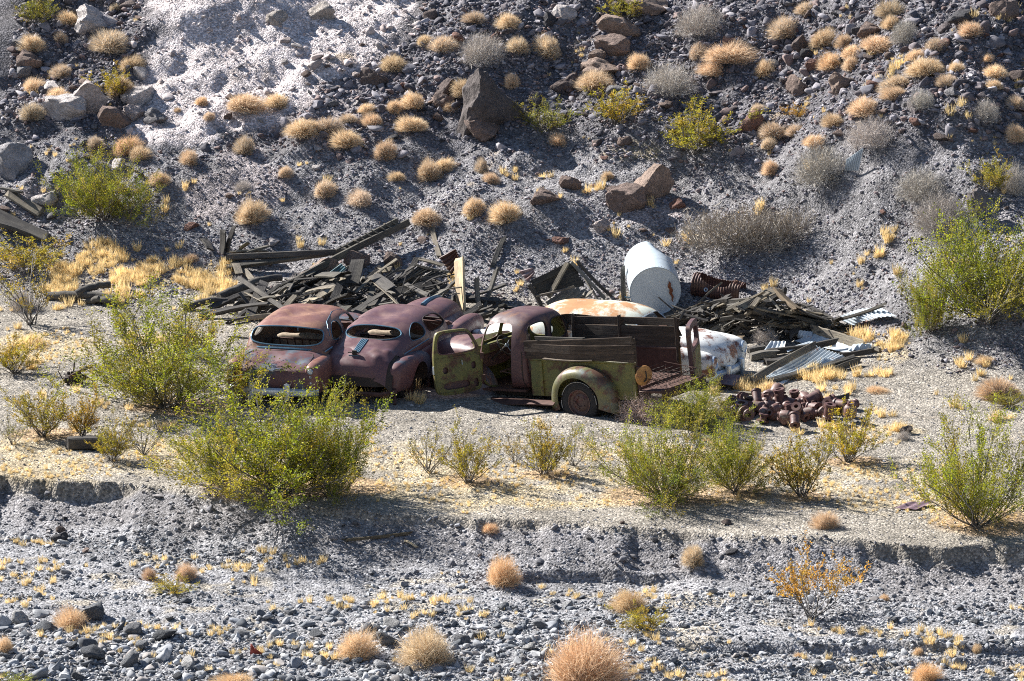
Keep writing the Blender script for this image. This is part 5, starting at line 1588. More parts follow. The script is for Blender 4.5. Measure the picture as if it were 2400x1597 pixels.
LT = (.54, .49, .47); PK = (.50, .42, .39); BN = (.235, .175, .15); DB = (.150, .118, .108); BG_ = (.30, .225, .185); GR = (.22, .21, .215); RD = (.26, .15, .12); BK = (.085, .082, .088)
for a in [
    (228, 47, 112, 66, LT, 'big pale boulder near the top left corner', 0), (195, 228, 128, 92, PK, 'large pinkish boulder at the back of the left group', 1),
    (148, 252, 100, 72, LT, 'pale boulder at the front left of the group', 2), (320, 224, 88, 64, LT, 'pale wedge boulder at the right of the left group', 3),
    (262, 272, 74, 62, BN, 'brown shaded boulder low in the left boulder group', 4), (308, 262, 48, 46, PK, 'small pinkish boulder between brown and wedge boulders', 5),
    (356, 270, 58, 42, GR, 'grey boulder at the right foot of the left group', 6), (25, 372, 100, 92, (.36, .34, .345), 'pale blue grey boulder cut by the left edge', 7),
    (98, 457, 64, 46, LT, 'knobbly pale boulder above the fallen beams, left', 0), (862, 182, 62, 62, DB, 'rounded dark boulder at the right edge of the pale patch', 1),
    (1137, 240, 156, 176, (.125, .108, .104), 'largest dark brown boulder standing upright on the slope', 0), (1110, 300, 90, 60, BN, 'brown block at the foot of the largest dark boulder', 5),
    (1425, 64, 104, 58, BG_, 'sharp brown boulder on top of the stacked trio', 4), (1410, 110, 84, 66, BN, 'middle brown boulder of the stacked trio', 2),
    (1385, 158, 92, 46, BG_, 'lowest broad boulder of the stacked trio', 6), (1298, 32, 58, 42, LT, 'pale block at the top, left of the brown trio', 7),
    (1273, 46, 46, 40, BK, 'black stone beside the pale block at the top', 0), (1500, 420, 98, 92, BG_, 'tan brown boulder with sunlit face on the mid slope', 1),
    (1440, 462, 92, 84, BN, 'brown boulder leaning on the tan one, mid slope', 2), (1255, 456, 66, 46, BN, 'low grey brown boulder on the centre slope', 3),
    (1312, 422, 52, 42, BN, 'angular brown boulder right of the low one', 4), (1382, 521, 42, 36, PK, 'small pinkish boulder below the brown pair', 5),
    (740, 27, 62, 50, (.45, .40, .36), 'rounded pale boulder at the top of pale patch', 6), (636, 42, 52, 36, (.45, .40, .36), 'tilted pale stone at the top of the pale patch', 7),
    (1940, 188, 66, 56, BG_, 'cracked brown boulder on the upper right slope', 0), (1835, 197, 58, 52, BN, 'brown boulder left of the cracked one', 1),
    (2312, 26, 68, 54, BN, 'squared brown boulder at the top right', 2), (1840, 102, 42, 50, DB, 'dark upright rock between straw domes, upper right', 3),
    (1730, 282, 54, 62, RD, 'reddish boulder right of the green slope bush', 4), (2085, 991, 30, 24, (.20, .16, .13), 'small dark block of stone on the flat at right', 5),
    (1925, 395, 62, 34, GR, 'grey boulder under the corrugated scrap', 6), (1375, 130, 42, 34, BG_, 'small brown boulder on the left of the stacked trio', 7),
    (1300, 190, 70, 50, DB, 'dark boulder right above the largest one', 0), (1025, 205, 54, 56, DB, 'dark boulder left of the largest upright one', 1),
    (1020, 235, 50, 40, BN, 'brown stone at left foot of the largest boulder', 2), (2005, 70, 62, 40, BN, 'brown slab among the straw domes, upper right', 3),
    (2215, 40, 70, 36, BK, 'black flat stone at the top right', 4), (2250, 470, 60, 80, (.24, .21, .20), 'grey brown rock outcrop between grey shrubs, right', 5),
    (1560, 470, 40, 34, RD, 'red stone right of the tan brown boulder', 6), (1870, 150, 36, 30, RD, 'red brown rock among domes on the right slope', 7),
    (730, 625, 110, 50, BG_, 'brown boulder under the fallen truss beam', 1), (820, 600, 60, 50, BN, 'rounded boulder behind the fallen truss', 2), (905, 600, 50, 46, BN, 'boulder in the shadow at right of the truss', 4),
    (630, 558, 30, 22, (.55, .5, .48), 'whitish stone above the long fallen beams', 3), (135, 1235, 40, 28, BK, 'black rock at the foot of the left bank', 0),
    (1290, 555, 40, 20, RD, 'red flat stone low on the slope, centre', 2), (440, 520, 36, 18, RD, 'red brown stone lying left of the lumber', 1),
    (65, 145, 60, 66, BN, 'brown boulder near the left edge, upper slope', 3), (1490, 10, 120, 46, BG_, 'brown boulder cut by the top edge, centre right', 5), (45, 105, 40, 30, GR, 'grey stone at left edge near the top', 2),
    (2000, 640, 0, 0, BN, '', 0),
]:
    if a[2]: rock(*a[:5], a[5], var=a[6])

def loose_rocks():
    rg = random.Random(23)
    spots = []
    def field(n, x0, x1, y0, y1, lo, hi, cols, label, group, ok=None):
        tries = 0; k = 0
        while k < n and tries < n * 40:
            tries += 1
            x = rg.uniform(x0, x1); y = rg.uniform(y0, y1)
            w = lo + (hi - lo) * rg.random() ** 2.4
            if ok and not ok(x, y): continue
            if any(abs(x - a) < (w + c) * .5 and abs(y - b) < (w + c) * .35 for a, b, c in spots): continue
            spots.append((x, y, w)); k += 1
            c = rg.choice(cols); f = rg.uniform(.8, 1.2)
            lum = sum(c) / 3
            word = 'reddish' if c[0] > c[2] * 1.9 else 'pale' if lum > .30 else 'blackish' if lum < .11 else 'brown' if c[0] > c[2] * 1.25 else 'grey'
            big_ = w > lo + (hi - lo) * .4
            rock(x, y, w, w * rg.uniform(.55, .85), tuple(v * f for v in c), ('larger ' if big_ else 'small ') + word + ' ' + label, group, False, name='rock', tilt=.5)
    dark = [BN, DB, GR, BK, RD, BN, (.2, .17, .17)]
    notw = lambda x, y: float(blobs(np.array([x * D]), np.array([y * D]), WHITE)[0]) < .3
    field(62, 880, 1700, 0, 330, 15, 46, dark, 'angular rock in the rubble of the upper middle slope', 'rocks of the upper middle slope', notw)
    field(62, 1700, 2356, 0, 330, 15, 46, dark, 'angular rock in the upper right rubble', 'rocks of the upper right slope')
    field(34, 0, 330, 0, 500, 16, 48, [GR, BN, LT, DB, GR], 'angular rock between the dome shrubs of the left slope', 'rocks of the left slope')
    field(26, 520, 900, 60, 340, 14, 40, [LT, PK, GR, LT, BN], 'rock at the edge of the pale soil patch', 'rocks at the edge of the pale patch')
    field(26, 330, 1700, 340, 560, 11, 30, [BN, GR, PK, BN, RD, LT], 'stone on the grey gravel of the lower slope', 'stones on the lower slope')
    field(14, 1750, 2356, 430, 760, 10, 24, [BN, GR, RD], 'stone on the gravel right of the tank', 'stones right of the tank')
    field(44, 0, 1250, 1395, 1568, 20, 58, [(.20, .205, .215), (.13, .135, .145), (.33, .33, .34), (.26, .26, .27), (.42, .41, .40)], 'cobble in the wash at the lower left', 'cobbles at the lower left of the wash')
    field(24, 1250, 2356, 1380, 1530, 12, 34, [(.22, .225, .235), (.15, .15, .16), (.40, .40, .40)], 'cobble in the wash at the lower right', 'cobbles at the lower right of the wash')
    field(12, 0, 1700, 1190, 1290, 12, 30, [GR, PK, BN, BK], 'stone at the foot of the wash bank', 'stones below the bank')
loose_rocks()
# ================================================================== plants
def ribbons(P0, P1, P2, w, cols, rg):
    """thin blades: base P0, bend P1, tip P2 (n,3); width w (n,)"""
    n = len(P0)
    d = P2 - P0
    side = np.cross(d, rg.normal(size=(n, 3))); side /= np.linalg.norm(side, axis=1, keepdims=True) + 1e-9
    s0 = side * (w * .5)[:, None]
    V = np.stack([P0 - s0, P0 + s0, P1 + s0 * .8, P1 - s0 * .8, P2], 1).reshape(-1, 3)
    b = np.arange(n)[:, None] * 5
    F = np.concatenate([b + [0, 1, 2], b + [0, 2, 3], b + [3, 2, 4]], 0).astype(np.int32)
    return V, F, np.repeat(cols, 5, 0)

def dome_mesh(seed, n, spread=1.0, kink=.06, w=.007, base=.35, pal=((1, .9, .7),), low=-.05, rag=.12):
    """a bunch of stiff dry stems radiating into a dome, unit radius and unit height"""
    rg = np.random.default_rng(seed)
    th = rg.uniform(0, 2 * np.pi, n); u = rg.uniform(low, 1, n) ** 1.0
    el = np.arcsin(np.clip(u, -1, 1))
    lump = 1 + .22 * np.sin(th + rg.uniform(0, 6)) * np.cos(el) + .16 * np.sin(th * 2 + rg.uniform(0, 6)) * np.cos(el) + .10 * np.sin(th * 3 + rg.uniform(0, 6) + el * 2)
    r = lump * (1 - np.abs(rg.normal(0, rag, n))) * (1 + .07 * (rg.uniform(0, 1, n) > .9))
    d = np.stack([np.cos(th) * np.cos(el), np.sin(th) * np.cos(el), np.sin(el)], 1)
    tip = d * r[:, None]
    st = rg.uniform(.05, .55, n)[:, None]
    P0 = tip * st * np.array([1, 1, .8]) * .9 + rg.normal(0, base * .2, (n, 3)) * np.array([1, 1, .3])
    P0[:, 2] = np.maximum(P0[:, 2], -.02)
    P1 = (P0 + tip) * .5 + rg.normal(0, kink, (n, 3)) + np.array([0, 0, .03])
    pal = np.array(pal)
    C = pal[rg.integers(0, len(pal), n)] * rg.uniform(.75, 1.2, (n, 1))
    V, F, C = ribbons(P0, P1, tip + rg.normal(0, .02, (n, 3)), w * rg.uniform(.7, 1.4, n), C, rg)
    return mesh_np('dome', V, F, False, C)

def tangle_mesh(seed, stems, w=.006, pal=((.5, .46, .42),), centres=((0, 0),), reach=1.1):
    """grey twiggy shrub: forking kinked stems filling a rounded mass, unit radius"""
    rg = np.random.default_rng(seed)
    P0, P1, P2, W = [], [], [], []
    for s in range(stems):
        th = rg.uniform(0, 6.283); el = math.asin(rg.uniform(.0, 1))
        d = np.array([math.cos(th) * math.cos(el), math.sin(th) * math.cos(el), math.sin(el) * 1.0])
        c0 = np.array([*centres[rg.integers(0, len(centres))], 0.0])
        p = d * rg.uniform(0, .5) * np.array([1, 1, .5])
        front = [(p, d, 1.0)]
        for lev in range(4):
            nxt = []
            for (p, d, ww) in front:
                L = rg.uniform(.16, .34)
                m = p + d * L * .5 + rg.normal(0, .03, 3)
                q = p + d * L + rg.normal(0, .05, 3)
                q[2] = max(q[2], .0)
                if np.linalg.norm(q * np.array([1, 1, 1.0])) > reach: continue
                P0.append(p + c0); P1.append(m + c0); P2.append(q + c0); W.append(w * ww)
                for k in range(rg.integers(1, 4)):
                    dd = d + rg.normal(0, .55, 3) + np.array([0, 0, .12]); dd /= np.linalg.norm(dd)
                    nxt.append((p + (q - p) * rg.uniform(.6, 1), dd, ww * .8))
            front = nxt[:7]
    n = len(P0)
    pal = np.array(pal)
    C = pal[rg.integers(0, len(pal), n)] * rg.uniform(.7, 1.25, (n, 1))
    V, F, C = ribbons(np.array(P0), np.array(P1), np.array(P2), np.array(W), C, rg)
    return mesh_np('tangle', V, F, False, C)

def creosote_meshes(seed, stems=14, sub=7, twigs=4, leaves=12, leaf=.024, thick=.012, flare=.62, pal=None, open_=.3):
    """vase of crooked stems from one root, leaves in upright sprays along the outer twigs; unit width and height"""
    rg = np.random.default_rng(seed)
    tv, tf, tc = [], [], []
    lv, lf, lc = [], [], []
    nv = [0]
    def tube(pts, r0, r1, col):
        pts = np.array(pts); k = len(pts)
        rr = np.linspace(r0, r1, k)
        for i in range(k):
            d = pts[min(i + 1, k - 1)] - pts[max(i - 1, 0)]; d /= np.linalg.norm(d) + 1e-9
            a = np.cross(d, [.3, .5, .81]); a /= np.linalg.norm(a) + 1e-9; b = np.cross(d, a)
            for j in range(3):
                t = j * 2.0944
                tv.append(pts[i] + rr[i] * (a * math.cos(t) + b * math.sin(t))); tc.append(col)
        for i in range(k - 1):
            for j in range(3):
                o = nv[0] + i * 3
                tf.append((o + j, o + (j + 1) % 3, o + 3 + (j + 1) % 3, o + 3 + j))
        nv[0] += k * 3
    def path(p, d, L, k, wob, lift):
        pts = [p]
        for i in range(k):
            d = d + rg.normal(0, wob, 3) + np.array([0, 0, lift]); d = d / np.linalg.norm(d)
            pts.append(pts[-1] + d * L / k)
        return pts
    if pal is None: pal = [(.20, .26, .035), (.25, .28, .04), (.16, .22, .04), (.30, .28, .05), (.33, .24, .06)]
    pal = np.array(pal)
    gap = rg.uniform(0, 6.283)
    for s in range(stems):
        th = 6.283 * (s + rg.uniform(-.4, .4)) / stems
        tilt = flare * math.sqrt(rg.uniform(.02, 1)) * 1.45
        d = np.array([math.cos(th) * math.sin(tilt), math.sin(th) * math.sin(tilt), math.cos(tilt)])
        L = rg.uniform(.50, 1.08) * (1 if tilt < .6 else .95)
        if math.cos(th - gap) > .8 and rg.uniform() < .6: continue
        grey = rg.uniform(.10, .20); col = np.array([grey, grey * .93, grey * .85]) * (1.6 if rg.uniform() < .25 else .8)
        st = path(rg.normal(0, .025, 3) * np.array([1, 1, 0]), d, L * .9, 8, .11, .05)
        tube(st, thick, thick * .35, col)
        tone = pal[rg.integers(0, len(pal))]
        for b in range(sub):
            u = open_ + (1 - open_) * (b + rg.uniform(0, 1)) / sub
            i = min(int(u * 8), 7); f = u * 8 - i
            p = st[i] * (1 - f) + st[i + 1] * f
            base = st[i + 1] - st[i]; base /= np.linalg.norm(base)
            dd = base + rg.normal(0, .55, 3); dd[2] = abs(dd[2]) * .8 + .15; dd /= np.linalg.norm(dd)
            br = path(p, dd, rg.uniform(.14, .30) * (1.15 - .35 * u), 4, .16, .10)
            tube(br, thick * .38, thick * .16, col)
            for t in range(twigs):
                q = br[rg.integers(1, 5)]
                td = dd + rg.normal(0, .45, 3) + np.array([0, 0, .45]); td /= np.linalg.norm(td)
                TL = rg.uniform(.06, .19)
                tw = path(q, td, TL, 2, .12, .08)
                tube(tw, thick * .16, thick * .10, col * 1.1)
                m = leaves
                k = rg.uniform(.15, 1.08, m)[:, None]
                c = q + (tw[-1] - q) * k + rg.normal(0, .012, (m, 3))
                a = td + rg.normal(0, .6, (m, 3)); a /= np.linalg.norm(a, axis=1, keepdims=True)
                bb = np.cross(a, rg.normal(size=(m, 3))); bb /= np.linalg.norm(bb, axis=1, keepdims=True)
                sz = leaf * rg.uniform(.5, 1.3, (m, 1))
                q4 = np.stack([c - a * sz * .5, c + bb * sz * .36, c + a * sz * .6, c - bb * sz * .36], 1)
                o = len(lv) * 4 if False else None
                lv.append(q4.reshape(-1, 3))
                tn = tone * .6 + pal[rg.integers(0, len(pal))] * .4
                cc = tn * rg.uniform(.45, 1.35) * rg.uniform(.75, 1.25, (m, 1))
                lc.append(np.repeat(cc, 4, 0))
    LV = np.concatenate(lv); LC = np.concatenate(lc)
    LF = np.arange(len(LV), dtype=np.int32).reshape(-1, 4)
    ext = np.abs(LV[:, :2]).max(); top = np.percentile(LV[:, 2], 99.5)
    sc = np.array([.5 / np.percentile(np.abs(LV[:, 0]), 97), .5 / np.percentile(np.abs(LV[:, 1]), 97), 1 / top])
    TV = np.array(tv) * sc; LV = LV * sc
    return (mesh_np('branches', TV, np.array(tf, np.int32), True, np.array(tc)), mesh_np('foliage', LV, LF, False, LC))

GREEN = [(.27, .32, .016), (.34, .36, .018), (.18, .23, .018), (.38, .35, .025), (.36, .27, .04)]
OLIVE = [(.31, .31, .028), (.38, .345, .035), (.42, .31, .045), (.29, .27, .038), (.33, .235, .042)]
RUSTY = [(.55, .34, .06), (.62, .40, .08), (.48, .28, .06), (.45, .34, .08)]
CREO = {
    'big': [creosote_meshes(301 + i, 36, 9, 5, 21, .0132, .0065, .88, GREEN, .10) for i in range(4)],
    'mid': [creosote_meshes(321 + i, 20, 6, 4, 15, .022, .010, .64, OLIVE, .18) for i in range(4)],
    'thin': [creosote_meshes(341 + i, 14, 5, 3, 8, .022, .011, .55, OLIVE, .36) for i in range(2)],
    'rusty': [creosote_meshes(361 + i, 12, 6, 4, 10, .026, .009, .66, RUSTY, .40) for i in range(1)],
}

def creosote(px, py, w, h, kind, tint, label, var=None, depth=1.0, rg=random.Random(5), group=None, sink=.03):
    """px, py: foot of the plant; w, h: crown size, all in photo pixels"""
    p = hit(px * D, py * D)
    m = mpp(p) * D
    vs = CREO[kind]
    me_b, me_f = vs[(var if var is not None else rg.randrange(len(vs))) % len(vs)]
    e = empty('creosote_bush', (p.x, p.y, p.z - sink), rg.uniform(0, 6.28))
    W = w * m; H = h * m
    e.scale = (W, W * depth, H * 1.0)
    tag(e, label, 'bush', group)
    b = link('branches', me_b, M_TWIG, e); f = link('foliage', me_f, M_LEAF, e)
    f.color = (*tint, 1); b.color = (1, 1, 1, 1)
    return e

random.seed(11)
G1 = (1.0, 1.0, 1.0); G2 = (1.12, 1.1, .95); BR = (1.08, .98, .9); DK = (.8, .85, .9); YL = (1.35, 1.2, .8)
for a in [
    (385, 938, 430, 275, 'big', G1, 'large green bush in front of the pile, left of the rust-orange sedan', 0),
    (635, 1142, 440, 262, 'big', G2, 'largest green creosote bush, in front of the two rusty sedans', 1),
    (760, 1140, 190, 245, 'big', G1, 'bright green bush reaching up in front of the fastback car trunk', 2),
    (500, 1110, 160, 170, 'big', G2, 'green bush at the left end of the large clump by the sedans', 0),
    (1530, 1150, 290, 205, 'big', G1, 'large green bush in front of the pickup rear wheel', 2),
    (1690, 1130, 170, 180, 'big', G2, 'green bush leaning right beside the large one behind it', 1),
    (1600, 985, 190, 130, 'big', G1, 'green bush crown in front of the white car bumper', 0),
    (2250, 1212, 300, 290, 'big', G2, 'big green bush at the right edge above the dry wash', 0),
    (2275, 740, 340, 270, 'big', G1, 'big bright green bush on the slope at the right edge', 1),
    (2140, 765, 120, 170, 'big', G2, 'green bush low on the slope beside the big right one', 2),
    (238, 505, 235, 165, 'big', G1, 'bright green bush on the slope below the pale boulders', 2),
    (1600, 352, 200, 120, 'mid', G2, 'green bush on the mid slope right of the large dark boulder', 1),
    (1420, 285, 130, 100, 'mid', YL, 'yellow green bush on slope below the stacked brown boulders', 0),
    (258, 222, 90, 75, 'mid', YL, 'small yellowish bush behind the pale boulder group', 3),
    (1440, 42, 120, 70, 'mid', G2, 'olive bush at the top edge above stacked brown boulders', 2),
    (88, 55, 110, 80, 'mid', DK, 'dark olive bush at the top left corner of slope', 1),
    (1255, 305, 130, 85, 'mid', DK, 'dark bush in the shade right of the large dark boulder', 0),
    (2280, 440, 100, 90, 'mid', G2, 'small green bush on the right slope above grey shrubs', 3),
    (70, 748, 170, 195, 'thin', BR, 'tall sparse bush with bare dark stems at the left edge', 0),
    (32, 858, 130, 95, 'mid', YL, 'low yellowish bush at left edge below the tall sparse one', 1),
    (100, 1002, 150, 140, 'mid', BR, 'sparse olive bush on the flat at far left', 2),
    (190, 1003, 100, 110, 'mid', (1.3, .98, .8), 'brown tinged bush between two sparse ones at left', 3),
    (258, 1060, 110, 115, 'mid', BR, 'small olive bush in front of the dark timber block', 0),
    (330, 1046, 90, 95, 'thin', BR, 'thin bare bush right of the dark timber block', 1),
    (30, 1022, 80, 80, 'thin', DK, 'thin bare bush at the left edge of the flat', 0),
    (985, 1087, 105, 112, 'thin', BR, 'thin leafless-looking bush, leftmost of the row before the pickup', 1),
    (1075, 1110, 145, 150, 'mid', BR, 'vase shaped olive bush second in the row before the pickup', 2),
    (1185, 1066, 70, 90, 'thin', BR, 'thin bush third in the row before the pickup', 0),
    (1252, 1092, 140, 125, 'mid', BR, 'olive bush with dark fan of stems before pickup wheel', 1),
    (1320, 1072, 75, 85, 'thin', BR, 'thin bush at the right end of the row before the pickup', 1),
    (1845, 1142, 145, 170, 'mid', BR, 'upright vase shaped bush in front of the rusty fittings', 3),
    (1950, 1062, 150, 140, 'mid', YL, 'yellow green bush at the right end of the rusty fittings', 0),
    (1868, 1424, 215, 160, 'rusty', (1.15, 1.0, .8), 'open orange leaved bush with bare stems in the wash', 0),
    (395, 1362, 110, 38, 'mid', YL, 'low yellow green plant under pale straw tuft in wash', 0),
    (1480, 1450, 130, 60, 'mid', YL, 'yellow green sprig behind the large brown shrub in wash', 1),
    (1832, 278, 70, 42, 'rusty', (1.0, .9, .7), 'small rust orange bush on the upper right slope', 0),
    (60, 625, 180, 95, 'mid', YL, 'yellowish bush below the fallen beams at left edge', 2),
    (2320, 935, 90, 45, 'mid', G1, 'low green sprigs under the orange dome on right edge', 3),
    (40, 1590, 130, 40, 'mid', (1.0, 1.2, 1.4), 'grey green low plant in the bottom left corner', 3),
    (560, 930, 110, 120, 'mid', YL, 'yellow green bush hiding the bumper of the orange sedan', 1),
    (455, 820, 120, 110, 'mid', YL, 'yellowish bush beside the orange sedan trunk', 3),
]:
    creosote(*a[:7], var=a[7])

# ------------------------------------------------------------------ dry domes and grey shrubs
STRAWPAL = [(.78, .60, .40), (.84, .67, .47), (.72, .54, .35), (.64, .50, .36), (.88, .73, .54)]
GREYPAL = [(.52, .485, .44), (.46, .43, .40), (.60, .55, .49), (.38, .35, .32), (.54, .47, .39)]
DOMES = [dome_mesh(401 + i, 2600, w=.017, pal=STRAWPAL + ([(.52, .47, .42), (.46, .42, .38), (.58, .52, .45)] if i % 3 == 0 else []), rag=(.10, .20, .15)[i % 3], kink=(.06, .09)[i % 2]) for i in range(8)]
FUZZ = [dome_mesh(421 + i, 2600, w=.010, kink=.11, rag=.22, pal=STRAWPAL, base=.6) for i in range(3)]
GREYS = [tangle_mesh(441 + i, 380, .0125, GREYPAL) for i in range(4)]
MOUND = [tangle_mesh(461, 1300, .011, [(.44, .39, .33), (.38, .33, .28), (.50, .44, .36), (.30, .26, .22)], ((-.55, 0), (-.2, .1), (.15, -.1), (.45, .05), (.6, .1), (-.75, -.1), (0, .15)), .55)]

def side_words(x, y):
    h = 'left' if x < 560 else 'centre left' if x < 1050 else 'centre' if x < 1350 else 'centre right' if x < 1850 else 'right'
    v = 'top of' if y < 110 else 'upper' if y < 220 else 'middle' if y < 340 else 'lower'
    return h, v

def dome(cx, cy, w, h, kind='dome', tint=(1, 1, 1), label=None, group=None, cat='shrub', name='dry_shrub'):
    """cx, cy: centre of the mass in print pixels"""
    py = cy + h * .36
    p = hit(cx * D, py * D)
    m = mpp(p) * D
    ms = {'dome': DOMES, 'fuzz': FUZZ, 'grey': GREYS, 'mound': MOUND}[kind]
    me = ms[random.randrange(len(ms))]
    mat = M_STRAW if kind in ('dome', 'fuzz') else M_TWIG
    o = link(name, me, mat, None, (p.x, p.y, p.z - .02), (random.uniform(-.1, .15), random.uniform(-.12, .12), random.uniform(0, 6.28)))
    H = h * m * (.70 if kind == 'dome' else .86)
    W = w * m * .5
    o.scale = (W, W * random.uniform(.85, 1.05), H)
    if kind == 'mound': o.rotation_euler = (R(20), 0, R(-6)); o.scale = (W * .95, W * .7, H * 1.5)
    if kind in ('dome', 'fuzz'): tint = tuple(v ** .35 for v in tint)
    k = random.uniform(.86, 1.12); g = random.uniform(.975, 1.02)
    o.color = (tint[0] * k, tint[1] * k * g, tint[2] * k, 1)
    tag(o, label, cat, group)
    return o

OR = (1.02, .88, .72); PA = (1.0, 1.02, 1.0); GY = (.86, .95, 1.15)
TUFTS = [(77, 92, 55, 45), (253, 87, 85, 52), (75, 190, 65, 45), (70, 250, 55, 45), (145, 158, 55, 35), (130, 212, 60, 45), (160, 35, 55, 32), (268, 12, 30, 20), (303, 140, 55, 40),
    (280, 190, 60, 50), (220, 325, 45, 40), (318, 345, 50, 38), (437, 355, 50, 40), (370, 405, 45, 40), (560, 228, 92, 48), (640, 225, 62, 40), (480, 262, 28, 20),
    (565, 328, 50, 52), (655, 390, 36, 30), (700, 285, 82, 45), (752, 282, 70, 42), (800, 312, 66, 50), (800, 268, 40, 25), (860, 270, 46, 35), (885, 338, 50, 50), (950, 278, 72, 42),
    (950, 225, 60, 46), (905, 240, 36, 36), (915, 400, 36, 25), (580, 478, 82, 66), (745, 427, 55, 45), (985, 383, 62, 55), (1020, 372, 46, 35), (1110, 375, 30, 40),
    (1132, 405, 40, 36), (978, 490, 66, 46), (905, 137, 60, 42), (975, 88, 40, 30), (1018, 95, 66, 40), (1195, 97, 55, 42), (1263, 97, 66, 56), (1090, 35, 50, 32),
    (1170, 43, 62, 42), (1070, 195, 56, 46), (1180, 180, 32, 46), (1365, 175, 96, 52), (1470, 135, 50, 46), (1285, 315, 52, 36), (1605, 110, 46, 44), (1675, 113, 112, 52),
    (1640, 152, 62, 36), (1760, 147, 56, 40), (1810, 55, 86, 56), (1855, 12, 50, 32), (1893, 80, 60, 50), (1945, 88, 42, 36), (1960, 112, 52, 36), (2015, 93, 82, 42), (1915, 133, 62, 46),
    (1958, 140, 46, 40), (2050, 15, 70, 46), (2050, 45, 52, 40), (2128, 145, 80, 46), (2105, 122, 46, 34), (2150, 152, 46, 36), (2235, 60, 56, 40), (2195, 150, 36, 36),
    (2178, 180, 46, 34), (2290, 158, 56, 36), (2290, 190, 36, 28), (2275, 128, 36, 24), (2065, 183, 76, 36), (2062, 208, 60, 34), (1988, 237, 76, 52), (2340, 230, 40, 34),
    (2340, 300, 42, 48), (1778, 292, 60, 42), (1830, 295, 46, 34), (1765, 325, 46, 34), (1870, 318, 52, 36), (1775, 378, 36, 44), (410, 250, 18, 12), (1400, 400, 30, 26),
    (840, 245, 40, 26), (1740, 245, 36, 22), (1920, 270, 50, 36), (1035, 240, 36, 24), (2150, 98, 44, 36)]
ORD = ['leftmost', 'second from left', 'third from left', 'fourth from left', 'fifth from left', 'sixth from left', 'seventh from left', 'eighth from left', 'ninth from left', 'tenth from left', 'eleventh from left', 'twelfth from left', 'thirteenth from left', 'fourteenth from left', 'fifteenth from left']
zones = {}
for t_ in TUFTS: zones.setdefault(side_words(t_[0], t_[1]), []).append(t_)
for (hh, vv), lst in zones.items():
    lst.sort()
    for k, (x, y, w, h) in enumerate(lst):
        where = '%s slope, %s' % (vv.replace('top of', 'top'), hh)
        lab = 'straw dome shrub on the %s%s' % (where, '' if len(lst) == 1 else ', ' + ORD[min(k, 14)] + ' there')
        dome(x, y, w * 1.3, h * 1.25, 'dome', random.choice([(1, 1, 1), (1, .97, .92), (1, .98, .96), OR if random.random() < .2 else (1, .98, .94)]), lab, 'straw dome shrubs on the slope')
